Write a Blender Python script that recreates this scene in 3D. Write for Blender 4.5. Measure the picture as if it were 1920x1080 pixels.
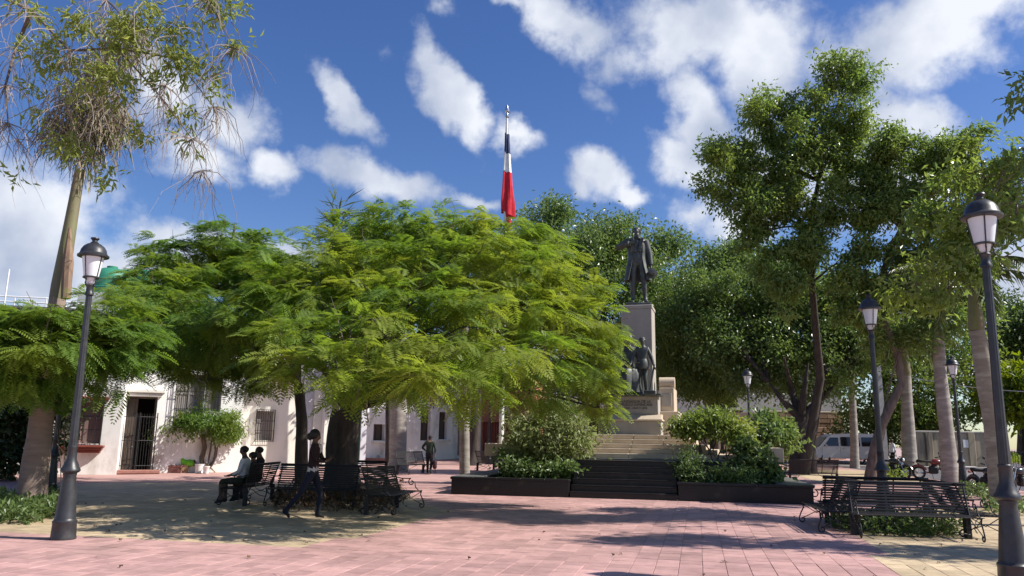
import bpy, bmesh, math, random
import numpy as np
from mathutils import Vector, Matrix, Euler

for o in list(bpy.data.objects): bpy.data.objects.remove(o)
SC = bpy.context.scene
COL = SC.collection
R = math.radians
rng = np.random.default_rng(7)
random.seed(7)

# ------------------------------------------------------------------ camera
H, F, PITCH, ROLL = 1.58, 1450.0, R(11.16), R(0.9)
cam = bpy.data.cameras.new('camera'); cam.sensor_width = 36; cam.lens = 36*F/1920; cam.clip_end = 3000; cam.clip_start = 0.1
cam_o = bpy.data.objects.new('camera', cam); COL.objects.link(cam_o)
RM = Matrix.Rotation(math.pi/2+PITCH, 4, 'X') @ Matrix.Rotation(ROLL, 4, 'Z')
cam_o.matrix_world = Matrix.Translation((0, 0, H)) @ RM
SC.camera = cam_o

def ray(px, py):
    return (RM.to_3x3() @ Vector(((px-960)/F, -(py-540)/F, -1))).normalized()
def at(px, py, Y):
    d = ray(px, py); return Vector((0, 0, H)) + d*(Y/d.y)
def zt(y):
    return 0.0 if y < 30 else min((y-30)*0.02, 0.6)
def ground(px, py):
    d = ray(px, py); lo, hi = 2.0, 400.0
    for _ in range(50):
        m = (lo+hi)/2
        if H + d.z*m/d.y > zt(m): lo = m
        else: hi = m
    p = Vector((0, 0, H)) + d*(lo/d.y); p.z = zt(lo); return p
def foot(px, Y):                       # ground point under image column px (measured near the horizon) at depth Y
    p = at(px, 880, Y); return Vector((p.x, Y, zt(Y)))

# ------------------------------------------------------------------ light
SUN_EL, SUN_AZ = R(44), R(97)
SUN = Vector((math.sin(SUN_AZ)*math.cos(SUN_EL), math.cos(SUN_AZ)*math.cos(SUN_EL), math.sin(SUN_EL)))
sl = bpy.data.lights.new('sun', 'SUN'); sl.energy = 5.0; sl.angle = R(0.53); sl.color = (1, .95, .87)
so = bpy.data.objects.new('sun', sl); COL.objects.link(so); so.rotation_euler = SUN.to_track_quat('Z', 'Y').to_euler()
so.location = (20, -10, 40)
SC.view_settings.view_transform = 'Standard'; SC.view_settings.look = 'None'
SC.view_settings.exposure = 0.55; SC.view_settings.gamma = 1
SC.view_settings.use_curve_mapping = False
SC.cycles.max_bounces = 6; SC.cycles.transparent_max_bounces = 8; SC.cycles.diffuse_bounces = 3; SC.cycles.transmission_bounces = 4

W = bpy.data.worlds.new('World'); SC.world = W; W.use_nodes = True
def build_world():
    nt = W.node_tree; N = nt.nodes; L = nt.links; N.clear()
    out = N.new('ShaderNodeOutputWorld')
    sky = N.new('ShaderNodeTexSky'); sky.sky_type = 'NISHITA'; sky.sun_disc = False
    sky.sun_elevation = SUN_EL; sky.sun_rotation = SUN_AZ; sky.altitude = 20; sky.air_density = 1.0; sky.dust_density = .35; sky.ozone_density = 3.0
    bs = N.new('ShaderNodeBackground'); bs.inputs[1].default_value = 0.092
    hs = N.new('ShaderNodeHueSaturation'); hs.inputs['Saturation'].default_value = 1.22; hs.inputs['Value'].default_value = 1.0; hs.inputs['Hue'].default_value = .514
    L.new(sky.outputs[0], hs.inputs['Color']); L.new(hs.outputs[0], bs.inputs[0])
    tc = N.new('ShaderNodeTexCoord'); sp = N.new('ShaderNodeSeparateXYZ'); L.new(tc.outputs['Generated'], sp.inputs[0])
    def mth(op, a, b=None):
        n = N.new('ShaderNodeMath'); n.operation = op
        for i, s in enumerate((a, b)):
            if s is None: continue
            if isinstance(s, (int, float)): n.inputs[i].default_value = s
            else: L.new(s, n.inputs[i])
        return n.outputs[0]
    az = mth('ARCTAN2', sp.outputs[0], sp.outputs[1]); el = mth('ARCSINE', sp.outputs[2])
    cv = N.new('ShaderNodeCombineXYZ'); L.new(az, cv.inputs[0]); L.new(el, cv.inputs[1])
    # warp so that the cloud outlines are ragged
    nz = N.new('ShaderNodeTexNoise'); nz.inputs['Scale'].default_value = 9; nz.inputs['Detail'].default_value = 7; nz.inputs['Roughness'].default_value = .55
    L.new(tc.outputs['Generated'], nz.inputs['Vector'])
    wv = N.new('ShaderNodeVectorMath'); wv.operation = 'MULTIPLY_ADD'
    L.new(nz.outputs['Color'], wv.inputs[0]); wv.inputs[1].default_value = (.10, .10, 0); wv.inputs[2].default_value = (-.05, -.05, 0)
    ws = N.new('ShaderNodeVectorMath'); ws.operation = 'ADD'; L.new(cv.outputs[0], ws.inputs[0]); L.new(wv.outputs[0], ws.inputs[1])
    blobs = [(640,185,95,33,48,1), (845,180,105,40,50,1), (960,268,50,28,15,.8), (700,340,125,38,18,1), (1120,325,70,42,30,1), (1185,362,45,22,0,.8),
             (1050,30,120,48,25,.9), (1290,50,210,80,0,1.0), (1440,120,130,95,70,1.0), (1310,230,130,55,70,1), (1280,300,70,40,40,.8), (1420,330,70,90,0,.8),
             (1720,60,170,80,-10,1.1), (1840,20,100,50,0,1), (1700,215,90,52,20,1), (430,215,75,60,40,1), (370,280,80,45,0,.9), (505,312,45,34,40,.9),
             (20,430,200,120,15,1.2), (150,510,220,90,0,1.2), (300,440,70,25,0,.7), (1640,340,150,80,0,.9), (1890,520,90,110,0,1), (1400,420,70,40,0,.7),
             (880,388,60,14,0,.7), (530,470,300,26,0,.5), (270,150,90,60,20,.8), (730,88,30,22,40,.4), (1130,180,55,25,30,.42), (980,8,60,22,20,.7), (820,20,40,18,30,.4), (1300,395,60,40,20,.6)]
    field = None
    for (px, py, rx, ry, ang, w) in blobs:
        d = ray(px, py)
        m = N.new('ShaderNodeMapping'); m.vector_type = 'TEXTURE'
        m.inputs['Location'].default_value = (math.atan2(d.x, d.y), math.asin(d.z), 0)
        m.inputs['Rotation'].default_value = (0, 0, R(-ang)); m.inputs['Scale'].default_value = (rx/F*1.25, ry/F*1.25, 1)
        L.new(ws.outputs[0], m.inputs[0])
        ln = N.new('ShaderNodeVectorMath'); ln.operation = 'LENGTH'; L.new(m.outputs[0], ln.inputs[0])
        v = mth('MULTIPLY', mth('SUBTRACT', 1.0, ln.outputs['Value']), w)
        field = v if field is None else mth('MAXIMUM', field, v)
    # the sky that is not in the picture carries clouds of the same make
    n0 = N.new('ShaderNodeTexNoise'); n0.inputs['Scale'].default_value = 3.2; n0.inputs['Detail'].default_value = 5; L.new(tc.outputs['Generated'], n0.inputs['Vector'])
    side = N.new('ShaderNodeMapRange'); L.new(mth('ABSOLUTE', az), side.inputs[0]); side.inputs[1].default_value = .6; side.inputs[2].default_value = .75
    up = N.new('ShaderNodeMapRange'); L.new(el, up.inputs[0]); up.inputs[1].default_value = .6; up.inputs[2].default_value = .72
    gen = mth('MULTIPLY', mth('SUBTRACT', n0.outputs['Fac'], .60), 4.0)
    gen = mth('ADD', gen, mth('MULTIPLY', mth('SUBTRACT', mth('MAXIMUM', side.outputs[0], up.outputs[0]), 1.0), 5.0))
    field = mth('MAXIMUM', field, gen)
    n1 = N.new('ShaderNodeTexNoise'); n1.inputs['Scale'].default_value = 16; n1.inputs['Detail'].default_value = 9; n1.inputs['Roughness'].default_value = .58
    L.new(tc.outputs['Generated'], n1.inputs['Vector'])
    dens = mth('ADD', field, mth('MULTIPLY', mth('SUBTRACT', n1.outputs['Fac'], .5), 1.6))
    mr = N.new('ShaderNodeMapRange'); mr.interpolation_type = 'SMOOTHSTEP'; L.new(dens, mr.inputs[0]); mr.inputs[1].default_value = -.02; mr.inputs[2].default_value = .66; mr.inputs[4].default_value = .96
    n2 = N.new('ShaderNodeTexNoise'); n2.inputs['Scale'].default_value = 7; n2.inputs['Detail'].default_value = 6
    L.new(tc.outputs['Generated'], n2.inputs['Vector'])
    cr = N.new('ShaderNodeValToRGB'); L.new(n2.outputs['Fac'], cr.inputs[0])
    cr.color_ramp.elements[0].position = .36; cr.color_ramp.elements[0].color = (.40, .46, .60, 1)
    cr.color_ramp.elements[1].position = .60; cr.color_ramp.elements[1].color = (.82, .85, .91, 1)
    bc = N.new('ShaderNodeBackground'); bc.inputs[1].default_value = .78; L.new(cr.outputs[0], bc.inputs[0])
    mx = N.new('ShaderNodeMixShader'); L.new(mr.outputs[0], mx.inputs[0]); L.new(bs.outputs[0], mx.inputs[1]); L.new(bc.outputs[0], mx.inputs[2])
    L.new(mx.outputs[0], out.inputs[0])
build_world()

# ------------------------------------------------------------------ materials
def nodes(name):
    m = bpy.data.materials.new(name); m.use_nodes = True
    return m, m.node_tree.nodes, m.node_tree.links, m.node_tree.nodes['Principled BSDF']
def mat(name, c1, c2=None, scale=6, rough=.7, metal=0, bump=0, stretch=(1, 1, 1), detail=5, island=0, lo=.35, hi=.65, spec=.4, c3=None, s3=1.2, t3=(.55, .7), world=False, big=0):
    m, N, L, P = nodes(name)
    P.inputs['Roughness'].default_value = rough; P.inputs['Metallic'].default_value = metal; P.inputs['Specular IOR Level'].default_value = spec
    c2 = c2 or tuple(x*.8 for x in c1)
    tc = N.new('ShaderNodeTexCoord'); mp = N.new('ShaderNodeMapping'); mp.inputs['Scale'].default_value = stretch
    L.new(N.new('ShaderNodeNewGeometry').outputs['Position'] if world else tc.outputs['Object'], mp.inputs[0])
    nz = N.new('ShaderNodeTexNoise'); nz.inputs['Scale'].default_value = scale; nz.inputs['Detail'].default_value = detail; nz.inputs['Roughness'].default_value = .6
    L.new(mp.outputs[0], nz.inputs['Vector'])
    cr = N.new('ShaderNodeValToRGB'); cr.color_ramp.elements[0].position = lo; cr.color_ramp.elements[1].position = hi
    cr.color_ramp.elements[0].color = (*c1, 1); cr.color_ramp.elements[1].color = (*c2, 1)
    L.new(nz.outputs['Fac'], cr.inputs[0]); col = cr.outputs[0]
    if c3:
        n3 = N.new('ShaderNodeTexNoise'); n3.inputs['Scale'].default_value = s3; n3.inputs['Detail'].default_value = 6; n3.inputs['Roughness'].default_value = .65
        L.new(mp.outputs[0], n3.inputs['Vector'])
        mr = N.new('ShaderNodeMapRange'); L.new(n3.outputs['Fac'], mr.inputs[0]); mr.inputs[1].default_value = t3[0]; mr.inputs[2].default_value = t3[1]
        mx = N.new('ShaderNodeMix'); mx.data_type = 'RGBA'; L.new(mr.outputs[0], mx.inputs[0]); L.new(col, mx.inputs[6]); mx.inputs[7].default_value = (*c3, 1)
        col = mx.outputs[2]
    if big:
        nb = N.new('ShaderNodeTexNoise'); nb.inputs['Scale'].default_value = .28; nb.inputs['Detail'].default_value = 8; nb.inputs['Roughness'].default_value = .7; L.new(mp.outputs[0], nb.inputs['Vector'])
        rb = N.new('ShaderNodeMapRange'); L.new(nb.outputs['Fac'], rb.inputs[0]); rb.inputs[1].default_value = .3; rb.inputs[2].default_value = .7; rb.inputs[3].default_value = 1-big; rb.inputs[4].default_value = 1+big
        hb = N.new('ShaderNodeHueSaturation'); L.new(rb.outputs[0], hb.inputs['Value']); L.new(col, hb.inputs['Color']); col = hb.outputs[0]
    if island:
        g = N.new('ShaderNodeNewGeometry'); oi = N.new('ShaderNodeObjectInfo')
        ad = N.new('ShaderNodeMath'); ad.operation = 'ADD'; L.new(g.outputs['Random Per Island'], ad.inputs[0]); L.new(oi.outputs['Random'], ad.inputs[1])
        fr = N.new('ShaderNodeMath'); fr.operation = 'FRACT'; L.new(ad.outputs[0], fr.inputs[0])
        mr = N.new('ShaderNodeMapRange'); L.new(fr.outputs[0], mr.inputs[0]); mr.inputs[3].default_value = 1-island; mr.inputs[4].default_value = 1+island
        hv = N.new('ShaderNodeHueSaturation'); L.new(mr.outputs[0], hv.inputs['Value']); L.new(col, hv.inputs['Color']); col = hv.outputs[0]
    L.new(col, P.inputs['Base Color'])
    if bump:
        b = N.new('ShaderNodeBump'); b.inputs['Strength'].default_value = bump; b.inputs['Distance'].default_value = .02
        L.new(nz.outputs['Fac'], b.inputs['Height']); L.new(b.outputs[0], P.inputs['Normal'])
    return m
def leaf_mat(name, ca, cb, cc, trans=.45, rough=.5, spec=.35):
    """leaf colours vary from leaf to leaf (ca..cb) and from bough to bough (towards cc); thin leaves let light through"""
    m, N, L, P = nodes(name)
    g = N.new('ShaderNodeNewGeometry'); cr = N.new('ShaderNodeValToRGB')
    cr.color_ramp.elements[0].color = (*ca, 1); cr.color_ramp.elements[1].color = (*cb, 1)
    L.new(g.outputs['Random Per Island'], cr.inputs[0])
    tc = N.new('ShaderNodeTexCoord'); nz = N.new('ShaderNodeTexNoise'); nz.inputs['Scale'].default_value = .55; nz.inputs['Detail'].default_value = 3
    L.new(tc.outputs['Object'], nz.inputs['Vector'])
    mr = N.new('ShaderNodeMapRange'); L.new(nz.outputs['Fac'], mr.inputs[0]); mr.inputs[1].default_value = .42; mr.inputs[2].default_value = .62
    mx = N.new('ShaderNodeMix'); mx.data_type = 'RGBA'; L.new(mr.outputs[0], mx.inputs[0]); L.new(cr.outputs[0], mx.inputs[6]); mx.inputs[7].default_value = (*cc, 1)
    P.inputs['Roughness'].default_value = rough; P.inputs['Specular IOR Level'].default_value = spec
    L.new(mx.outputs[2], P.inputs['Base Color'])
    tr = N.new('ShaderNodeBsdfTranslucent'); br = N.new('ShaderNodeHueSaturation'); br.inputs['Value'].default_value = 1.35; br.inputs['Saturation'].default_value = 1.1; br.inputs['Hue'].default_value = .494
    L.new(mx.outputs[2], br.inputs['Color']); L.new(br.outputs[0], tr.inputs[0])
    ms = N.new('ShaderNodeMixShader'); ms.inputs[0].default_value = trans
    L.new(P.outputs[0], ms.inputs[1]); L.new(tr.outputs[0], ms.inputs[2]); L.new(ms.outputs[0], N['Material Output'].inputs[0])
    return m
M = {}
M['pink'] = mat('pink_tile', (.49, .295, .27), (.405, .235, .215), 7, .62, bump=.15, island=.17, c3=(.27, .17, .15), s3=.75, t3=(.50, .82), world=True, big=.22)
M['yellow'] = mat('yellow_tile', (.52, .405, .26), (.41, .315, .20), 7, .65, bump=.15, island=.15, c3=(.29, .22, .14), s3=.75, t3=(.50, .8), world=True, big=.22)
M['mortar'] = mat('plaza_mortar', (.47, .33, .30), (.37, .26, .235), 5, .8, bump=.1)
M['farpink'] = mat('far_plaza', (.50, .305, .27), (.42, .25, .225), .8, .65, c3=(.34, .23, .20), s3=.3)
M['asphalt'] = mat('asphalt', (.115, .105, .12), (.085, .08, .09), 4, .75, bump=.1)
M['kerb'] = mat('kerb_stone', (.36, .33, .30), (.28, .26, .24), 4, .7)
M['iron'] = mat('black_iron', (.017, .016, .018), (.028, .026, .027), 12, .5, .0, spec=.28)
M['lamp_iron'] = mat('lamp_paint', (.022, .023, .026), (.036, .037, .041), 9, .42, spec=.5, bump=.15, c3=(.062, .056, .05), s3=4, t3=(.56, .72))
M['granite'] = mat('black_granite', (.009, .008, .0095), (.017, .015, .017), 25, .32, spec=.35, c3=(.05, .045, .04), s3=1.5, t3=(.6, .75))
M['granite_top'] = mat('granite_top', (.10, .10, .095), (.16, .16, .15), 9, .45)
M['cream'] = mat('cream_stone', (.56, .46, .345), (.47, .38, .28), 3, .7, bump=.08, c3=(.28, .225, .17), s3=2.2, t3=(.62, .8))
M['greystone'] = mat('pillar_stone', (.40, .36, .31), (.33, .30, .26), 2.5, .7, bump=.08, c3=(.24, .21, .18), s3=2.0, t3=(.6, .8), stretch=(1, 1, .4))
M['bronze'] = mat('dark_bronze', (.045, .048, .045), (.085, .092, .084), 5, .48, .25, spec=.5, c3=(.10, .12, .105), s3=3, t3=(.6, .8))
M['letters'] = mat('letters', (.05, .045, .04), (.07, .06, .05), 8, .6)
M['glass_white'] = mat('milk_glass', (.72, .74, .76), (.62, .64, .67), 1.5, .25, spec=.5)
M['white'] = mat('white_wall', (.86, .845, .81), (.81, .79, .75), 1.2, .8, bump=.06, c3=(.47, .43, .37), s3=1.0, t3=(.52, .74), stretch=(1, 1, .5))
M['offwhite'] = mat('cream_wall', (.74, .72, .64), (.68, .66, .58), 1.2, .8, bump=.06, c3=(.46, .44, .38), s3=1.2, t3=(.58, .8), stretch=(1, 1, .35))
M['greywall'] = mat('grey_white_wall', (.56, .56, .60), (.50, .50, .54), .8, .8, c3=(.42, .42, .45), s3=.6, t3=(.55, .8))
M['terracotta'] = mat('terracotta_wall', (.50, .20, .12), (.42, .16, .10), 1.5, .8, c3=(.33, .14, .09), s3=1.0)
M['redwood'] = mat('red_shutter', (.32, .085, .055), (.24, .06, .045), 6, .6, stretch=(6, 1, .4))
M['sill'] = mat('red_sill', (.26, .07, .05), (.20, .055, .04), 5, .6)
M['darkwood'] = mat('dark_door', (.055, .04, .033), (.09, .065, .05), 6, .55, stretch=(6, 6, .5))
M['greywood'] = mat('grey_shutter', (.22, .20, .19), (.30, .27, .25), 6, .6, stretch=(6, 6, .5))
M['brownwood'] = mat('brown_shutter', (.20, .13, .115), (.26, .17, .15), 6, .6, stretch=(6, 6, .5))
M['greenwood'] = mat('green_door', (.03, .10, .065), (.04, .13, .085), 6, .55)
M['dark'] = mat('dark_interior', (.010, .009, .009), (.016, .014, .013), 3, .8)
M['stone'] = mat('wall_stone', (.44, .30, .21), (.33, .215, .15), 4, .85, bump=.25, island=.28, c3=(.52, .40, .28), s3=2)
M['roof'] = mat('roof_sheet', (.10, .10, .105), (.15, .145, .145), 3, .6)
M['tan'] = mat('stained_tan_wall', (.40, .33, .23), (.32, .26, .18), 1.4, .85, stretch=(1.6, 1, .25), bump=.1, c3=(.10, .085, .07), s3=.9, t3=(.50, .66))
M['bark'] = mat('brown_bark', (.10, .075, .058), (.19, .145, .115), 7, .85, stretch=(1, 1, .22), bump=.8)
M['darkbark'] = mat('dark_bark', (.032, .026, .022), (.07, .055, .046), 7, .85, stretch=(1, 1, .25), bump=.8)
M['palmbark'] = mat('palm_bark', (.30, .265, .23), (.22, .19, .165), 5, .8, stretch=(.5, .5, 2.0), bump=.35, c3=(.40, .36, .31), s3=2.2, t3=(.5,.65))
M['brownpalm'] = mat('brown_palm_bark', (.30, .22, .185), (.225, .165, .135), 5, .85, stretch=(.5, .5, 2.2), bump=.25, c3=(.36, .29, .245), s3=1.2)
M['shaft'] = mat('green_crownshaft', (.19, .205, .085), (.14, .145, .07), 6, .65, stretch=(1, 1, .3), c3=(.20, .155, .105), s3=1.6, t3=(.45, .62), bump=.2)
M['sheath'] = mat('dead_sheath', (.27, .17, .11), (.17, .11, .075), 9, .7, stretch=(1, 1, .2))
M['twig'] = mat('grey_twig', (.20, .16, .135), (.30, .25, .21), 5, .8)
M['strand'] = mat('dead_strand', (.23, .185, .13), (.33, .28, .19), 3, .8, island=.35, c3=(.12, .14, .05), s3=.8)
M['soil'] = mat('soil', (.05, .037, .028), (.10, .075, .055), 8, .95, bump=.4)
M['flam'] = leaf_mat('flamboyant_leaf', (.115, .195, .034), (.195, .295, .046), (.25, .30, .048), .52)
M['flamd'] = leaf_mat('flamboyant_leaf_green', (.088, .175, .034), (.15, .245, .044), (.195, .265, .042), .50)
M['ficus'] = leaf_mat('ficus_leaf', (.08, .14, .042), (.15, .22, .066), (.17, .24, .06), .42, .36, .6)
M['ficusl'] = leaf_mat('light_ficus_leaf', (.10, .16, .034), (.16, .23, .05), (.20, .25, .055), .45, .38, .55)
M['tall'] = leaf_mat('tall_tree_leaf', (.115, .185, .05), (.195, .275, .068), (.22, .285, .06), .5, .33, .65)
M['lime'] = leaf_mat('lime_leaf', (.21, .25, .055), (.33, .36, .10), (.26, .31, .08), .5, .42)
M['shrub'] = leaf_mat('shrub_leaf', (.14, .20, .045), (.23, .30, .075), (.27, .32, .07), .45, .42, .4)
M['shrubl'] = leaf_mat('pale_shrub_leaf', (.19, .235, .085), (.31, .35, .15), (.25, .29, .09), .42, .42, .4)
M['cover'] = leaf_mat('ground_cover_leaf', (.075, .125, .038), (.15, .20, .07), (.11, .17, .05), .38, .4, .45)
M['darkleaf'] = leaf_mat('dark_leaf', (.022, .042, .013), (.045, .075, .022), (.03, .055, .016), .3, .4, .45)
M['palmleaf'] = leaf_mat('palm_leaf', (.055, .085, .024), (.10, .135, .04), (.12, .15, .04), .35, .4, .5)
M['farleaf'] = leaf_mat('far_leaf', (.040, .078, .024), (.07, .115, .034), (.09, .14, .03), .35)
M['brightleaf'] = leaf_mat('bright_leaf', (.12, .18, .022), (.19, .25, .03), (.22, .27, .03), .5)
M['dry'] = leaf_mat('dry_leaf', (.06, .035, .02), (.16, .10, .05), (.10, .06, .03), .1)
M['skin'] = mat('brown_skin', (.115, .062, .042), (.10, .054, .037), 4, .55)
M['skin2'] = mat('tan_skin', (.26, .15, .10), (.24, .14, .095), 4, .55)
M['hair'] = mat('black_hair', (.010, .009, .009), (.02, .017, .015), 30, .6)
def cloth(name, c): return mat(name, c, tuple(x*.75 for x in c), 7, .85, bump=.25)
M['silver'] = mat('silver_paint', (.70, .68, .65), (.66, .64, .61), 2, .3, .0, spec=.5)
M['glass_dark'] = mat('dark_glass', (.012, .013, .017), (.02, .021, .026), 2, .08, spec=.6)
M['rubber'] = mat('rubber', (.014, .014, .014), (.022, .022, .022), 8, .8)
M['chrome'] = mat('chrome', (.6, .6, .62), (.5, .5, .52), 3, .18, .9)
M['plastic_white'] = mat('white_paint', (.78, .77, .75), (.70, .69, .67), 3, .4)
M['green_bag'] = mat('lime_plastic', (.20, .62, .03), (.15, .52, .02), 4, .45)
M['card'] = mat('cardboard', (.42, .29, .17), (.36, .24, .14), 4, .85)
M['brickpl'] = mat('planter_brick', (.36, .17, .14), (.28, .13, .105), 6, .8, bump=.2)
M['pinkpot'] = mat('pink_pot', (.55, .34, .33), (.48, .29, .28), 4, .6)
M['tank'] = mat('green_tank', (.035, .20, .12), (.045, .24, .145), 2, .5)
M['concrete'] = mat('concrete_pole', (.42, .41, .40), (.34, .33, .32), 3, .85, bump=.1)
M['flag_blue'] = cloth('flag_blue', (.035, .05, .12)); M['flag_white'] = cloth('flag_white', (.82, .82, .83)); M['flag_red'] = cloth('flag_red', (.62, .025, .045))
M['pole_white'] = mat('white_pole', (.74, .74, .73), (.66, .66, .65), 4, .35, spec=.5)
M['grass'] = leaf_mat('grass_blade', (.14, .21, .03), (.22, .29, .05), (.18, .25, .04), .4)

# ------------------------------------------------------------------ mesh building
class MB:
    def __init__(s): s.v = []; s.f = []; s.m = []; s.cur = 0
    def add(s, vs, fs):
        o = len(s.v); s.v += [tuple(p) for p in vs]; s.f += [tuple(i+o for i in f) for f in fs]; s.m += [s.cur]*len(fs)
    def box(s, c, d, rot=None, taper=1.0):
        x, y, z = d[0]/2, d[1]/2, d[2]/2
        P = [Vector((a*x*(taper if k > 0 else 1), b*y*(taper if k > 0 else 1), k*z)) for k in (-1, 1) for a, b in ((-1, -1), (1, -1), (1, 1), (-1, 1))]
        if rot is not None: P = [rot @ p for p in P]
        c = Vector(c); s.add([p+c for p in P], [(3, 2, 1, 0), (4, 5, 6, 7), (0, 1, 5, 4), (1, 2, 6, 5), (2, 3, 7, 6), (3, 0, 4, 7)])
    def bbox(s, c, d, b=.01, rot=None):
        """box with chamfered edges"""
        x, y, z = d[0]/2, d[1]/2, d[2]/2; b = min(b, x*.9, y*.9, z*.9); bm = bmesh.new()
        bmesh.ops.create_cube(bm, size=1)
        for v in bm.verts: v.co = Vector((v.co.x*2*x, v.co.y*2*y, v.co.z*2*z))
        bmesh.ops.bevel(bm, geom=bm.edges[:], offset=b, segments=1, affect='EDGES')
        P = [v.co.copy() for v in bm.verts]
        if rot is not None: P = [rot @ p for p in P]
        c = Vector(c); bm.verts.index_update(); s.add([p+c for p in P], [[v.index for v in f.verts] for f in bm.faces]); bm.free()
    def tube(s, pts, rad, n=8, cap=True):
        pts = [Vector(p) for p in pts]
        if not hasattr(rad, '__len__'): rad = [rad]*len(pts)
        vs = []; ref = None
        for i, p in enumerate(pts):
            t = (pts[min(i+1, len(pts)-1)]-pts[max(i-1, 0)])
            t = t.normalized() if t.length > 1e-9 else Vector((0, 0, 1))
            if ref is None:
                ref = t.cross(Vector((0, 0, 1)) if abs(t.z) < .9 else Vector((1, 0, 0))).normalized()
            ref = (ref - t*ref.dot(t)).normalized(); b = t.cross(ref)
            for k in range(n):
                a = 2*math.pi*k/n; vs.append(p + (ref*math.cos(a)+b*math.sin(a))*rad[i])
        fs = [(i*n+k, i*n+(k+1) % n, (i+1)*n+(k+1) % n, (i+1)*n+k) for i in range(len(pts)-1) for k in range(n)]
        if cap: fs += [tuple(range(n-1, -1, -1)), tuple((len(pts)-1)*n+k for k in range(n))]
        s.add(vs, fs)
    def lathe(s, prof, n=20, c=(0, 0, 0), a0=0.0, flute=0):
        c = Vector(c); vs = []; fs = []
        for (r, z) in prof:
            for k in range(n):
                a = a0+2*math.pi*k/n; rr = r*(1-flute*(k % 2)); vs.append(c+Vector((rr*math.cos(a), rr*math.sin(a), z)))
        for i in range(len(prof)-1):
            for k in range(n): fs.append((i*n+k, i*n+(k+1) % n, (i+1)*n+(k+1) % n, (i+1)*n+k))
        if prof[0][0] > 1e-5: fs.append(tuple(range(n-1, -1, -1)))
        if prof[-1][0] > 1e-5: fs.append(tuple((len(prof)-1)*n+k for k in range(n)))
        s.add(vs, fs)
    def ell(s, c, r, n=12, m=8, rot=None, jit=0):
        c = Vector(c); vs = []; fs = []
        for i in range(m+1):
            th = math.pi*i/m
            for k in range(n):
                a = 2*math.pi*k/n; q = 1+(random.uniform(-jit, jit) if jit else 0)
                p = Vector((r[0]*math.sin(th)*math.cos(a)*q, r[1]*math.sin(th)*math.sin(a)*q, -r[2]*math.cos(th)*q))
                vs.append((rot @ p if rot is not None else p)+c)
        for i in range(m):
            for k in range(n): fs.append((i*n+k, i*n+(k+1) % n, (i+1)*n+(k+1) % n, (i+1)*n+k))
        s.add(vs, fs)
    def extrude(s, poly, axis, a, b):
        """polygon in the two axes other than `axis`, extruded from a to b"""
        def P(p, t):
            if axis == 'x': return (t, p[0], p[1])
            if axis == 'y': return (p[0], t, p[1])
            return (p[0], p[1], t)
        n = len(poly); vs = [P(p, a) for p in poly]+[P(p, b) for p in poly]
        s.add(vs, [tuple(range(n-1, -1, -1)), tuple(range(n, 2*n))]+[(i, (i+1) % n, n+(i+1) % n, n+i) for i in range(n)])
    def mesh(s, name, mats, smooth=False):
        me = bpy.data.meshes.new(name); me.from_pydata(s.v, [], s.f)
        for m in (mats if isinstance(mats, (list, tuple)) else [mats]): me.materials.append(m)
        if any(s.m): me.polygons.foreach_set('material_index', s.m)
        bm = bmesh.new(); bm.from_mesh(me); bmesh.ops.recalc_face_normals(bm, faces=bm.faces[:]); bm.to_mesh(me); bm.free()
        if smooth: me.shade_smooth(); me.set_sharp_from_angle(angle=R(40))
        me.update(); return me
    def build(s, name, mats, parent=None, smooth=False):
        return link(name, s.mesh(name, mats, smooth), parent)
def link(name, me, parent=None):
    o = bpy.data.objects.new(name, me); COL.objects.link(o)
    if parent is not None: o.parent = parent
    return o
def tag(o, label=None, cat=None, group=None, kind=None):
    if label: o['label'] = label
    if cat: o['category'] = cat
    if group: o['group'] = group
    if kind: o['kind'] = kind
    return o
def thing(name, label, cat, loc=(0, 0, 0), rotz=0, group=None):
    o = bpy.data.objects.new(name, None); COL.objects.link(o); o.location = loc; o.rotation_euler = (0, 0, rotz)
    o.empty_display_size = .2
    return tag(o, label, cat, group)
def dup(root, loc, rotz=0, label=None, scale=None, group=None):
    def cp(o, parent):
        c = o.copy(); COL.objects.link(c)
        if parent is not None: c.parent = parent
        for ch in [x for x in o.children]: cp(ch, c)
        return c
    r = cp(root, None); r.location = loc; r.rotation_euler = (0, 0, rotz)
    if label: r['label'] = label
    if scale: r.scale = (scale,)*3
    if group: r['group'] = group
    return r
def npmesh(name, V, q, m, parent=None, tri=None, smooth=False):
    """V (n,3) verts, q (k,4) quads: fast path for foliage"""
    me = bpy.data.meshes.new(name); V = np.ascontiguousarray(V, dtype=np.float32); q = np.ascontiguousarray(q, dtype=np.int32)
    me.vertices.add(len(V)); me.vertices.foreach_set('co', V.ravel())
    k = q.shape[1]; me.loops.add(q.size); me.loops.foreach_set('vertex_index', q.ravel())
    me.polygons.add(len(q)); me.polygons.foreach_set('loop_start', np.arange(0, q.size, k, dtype=np.int32))
    me.materials.append(m); me.update(calc_edges=True); me.validate()
    me.shade_smooth() if smooth else me.shade_flat()
    return link(name, me, parent)

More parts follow.
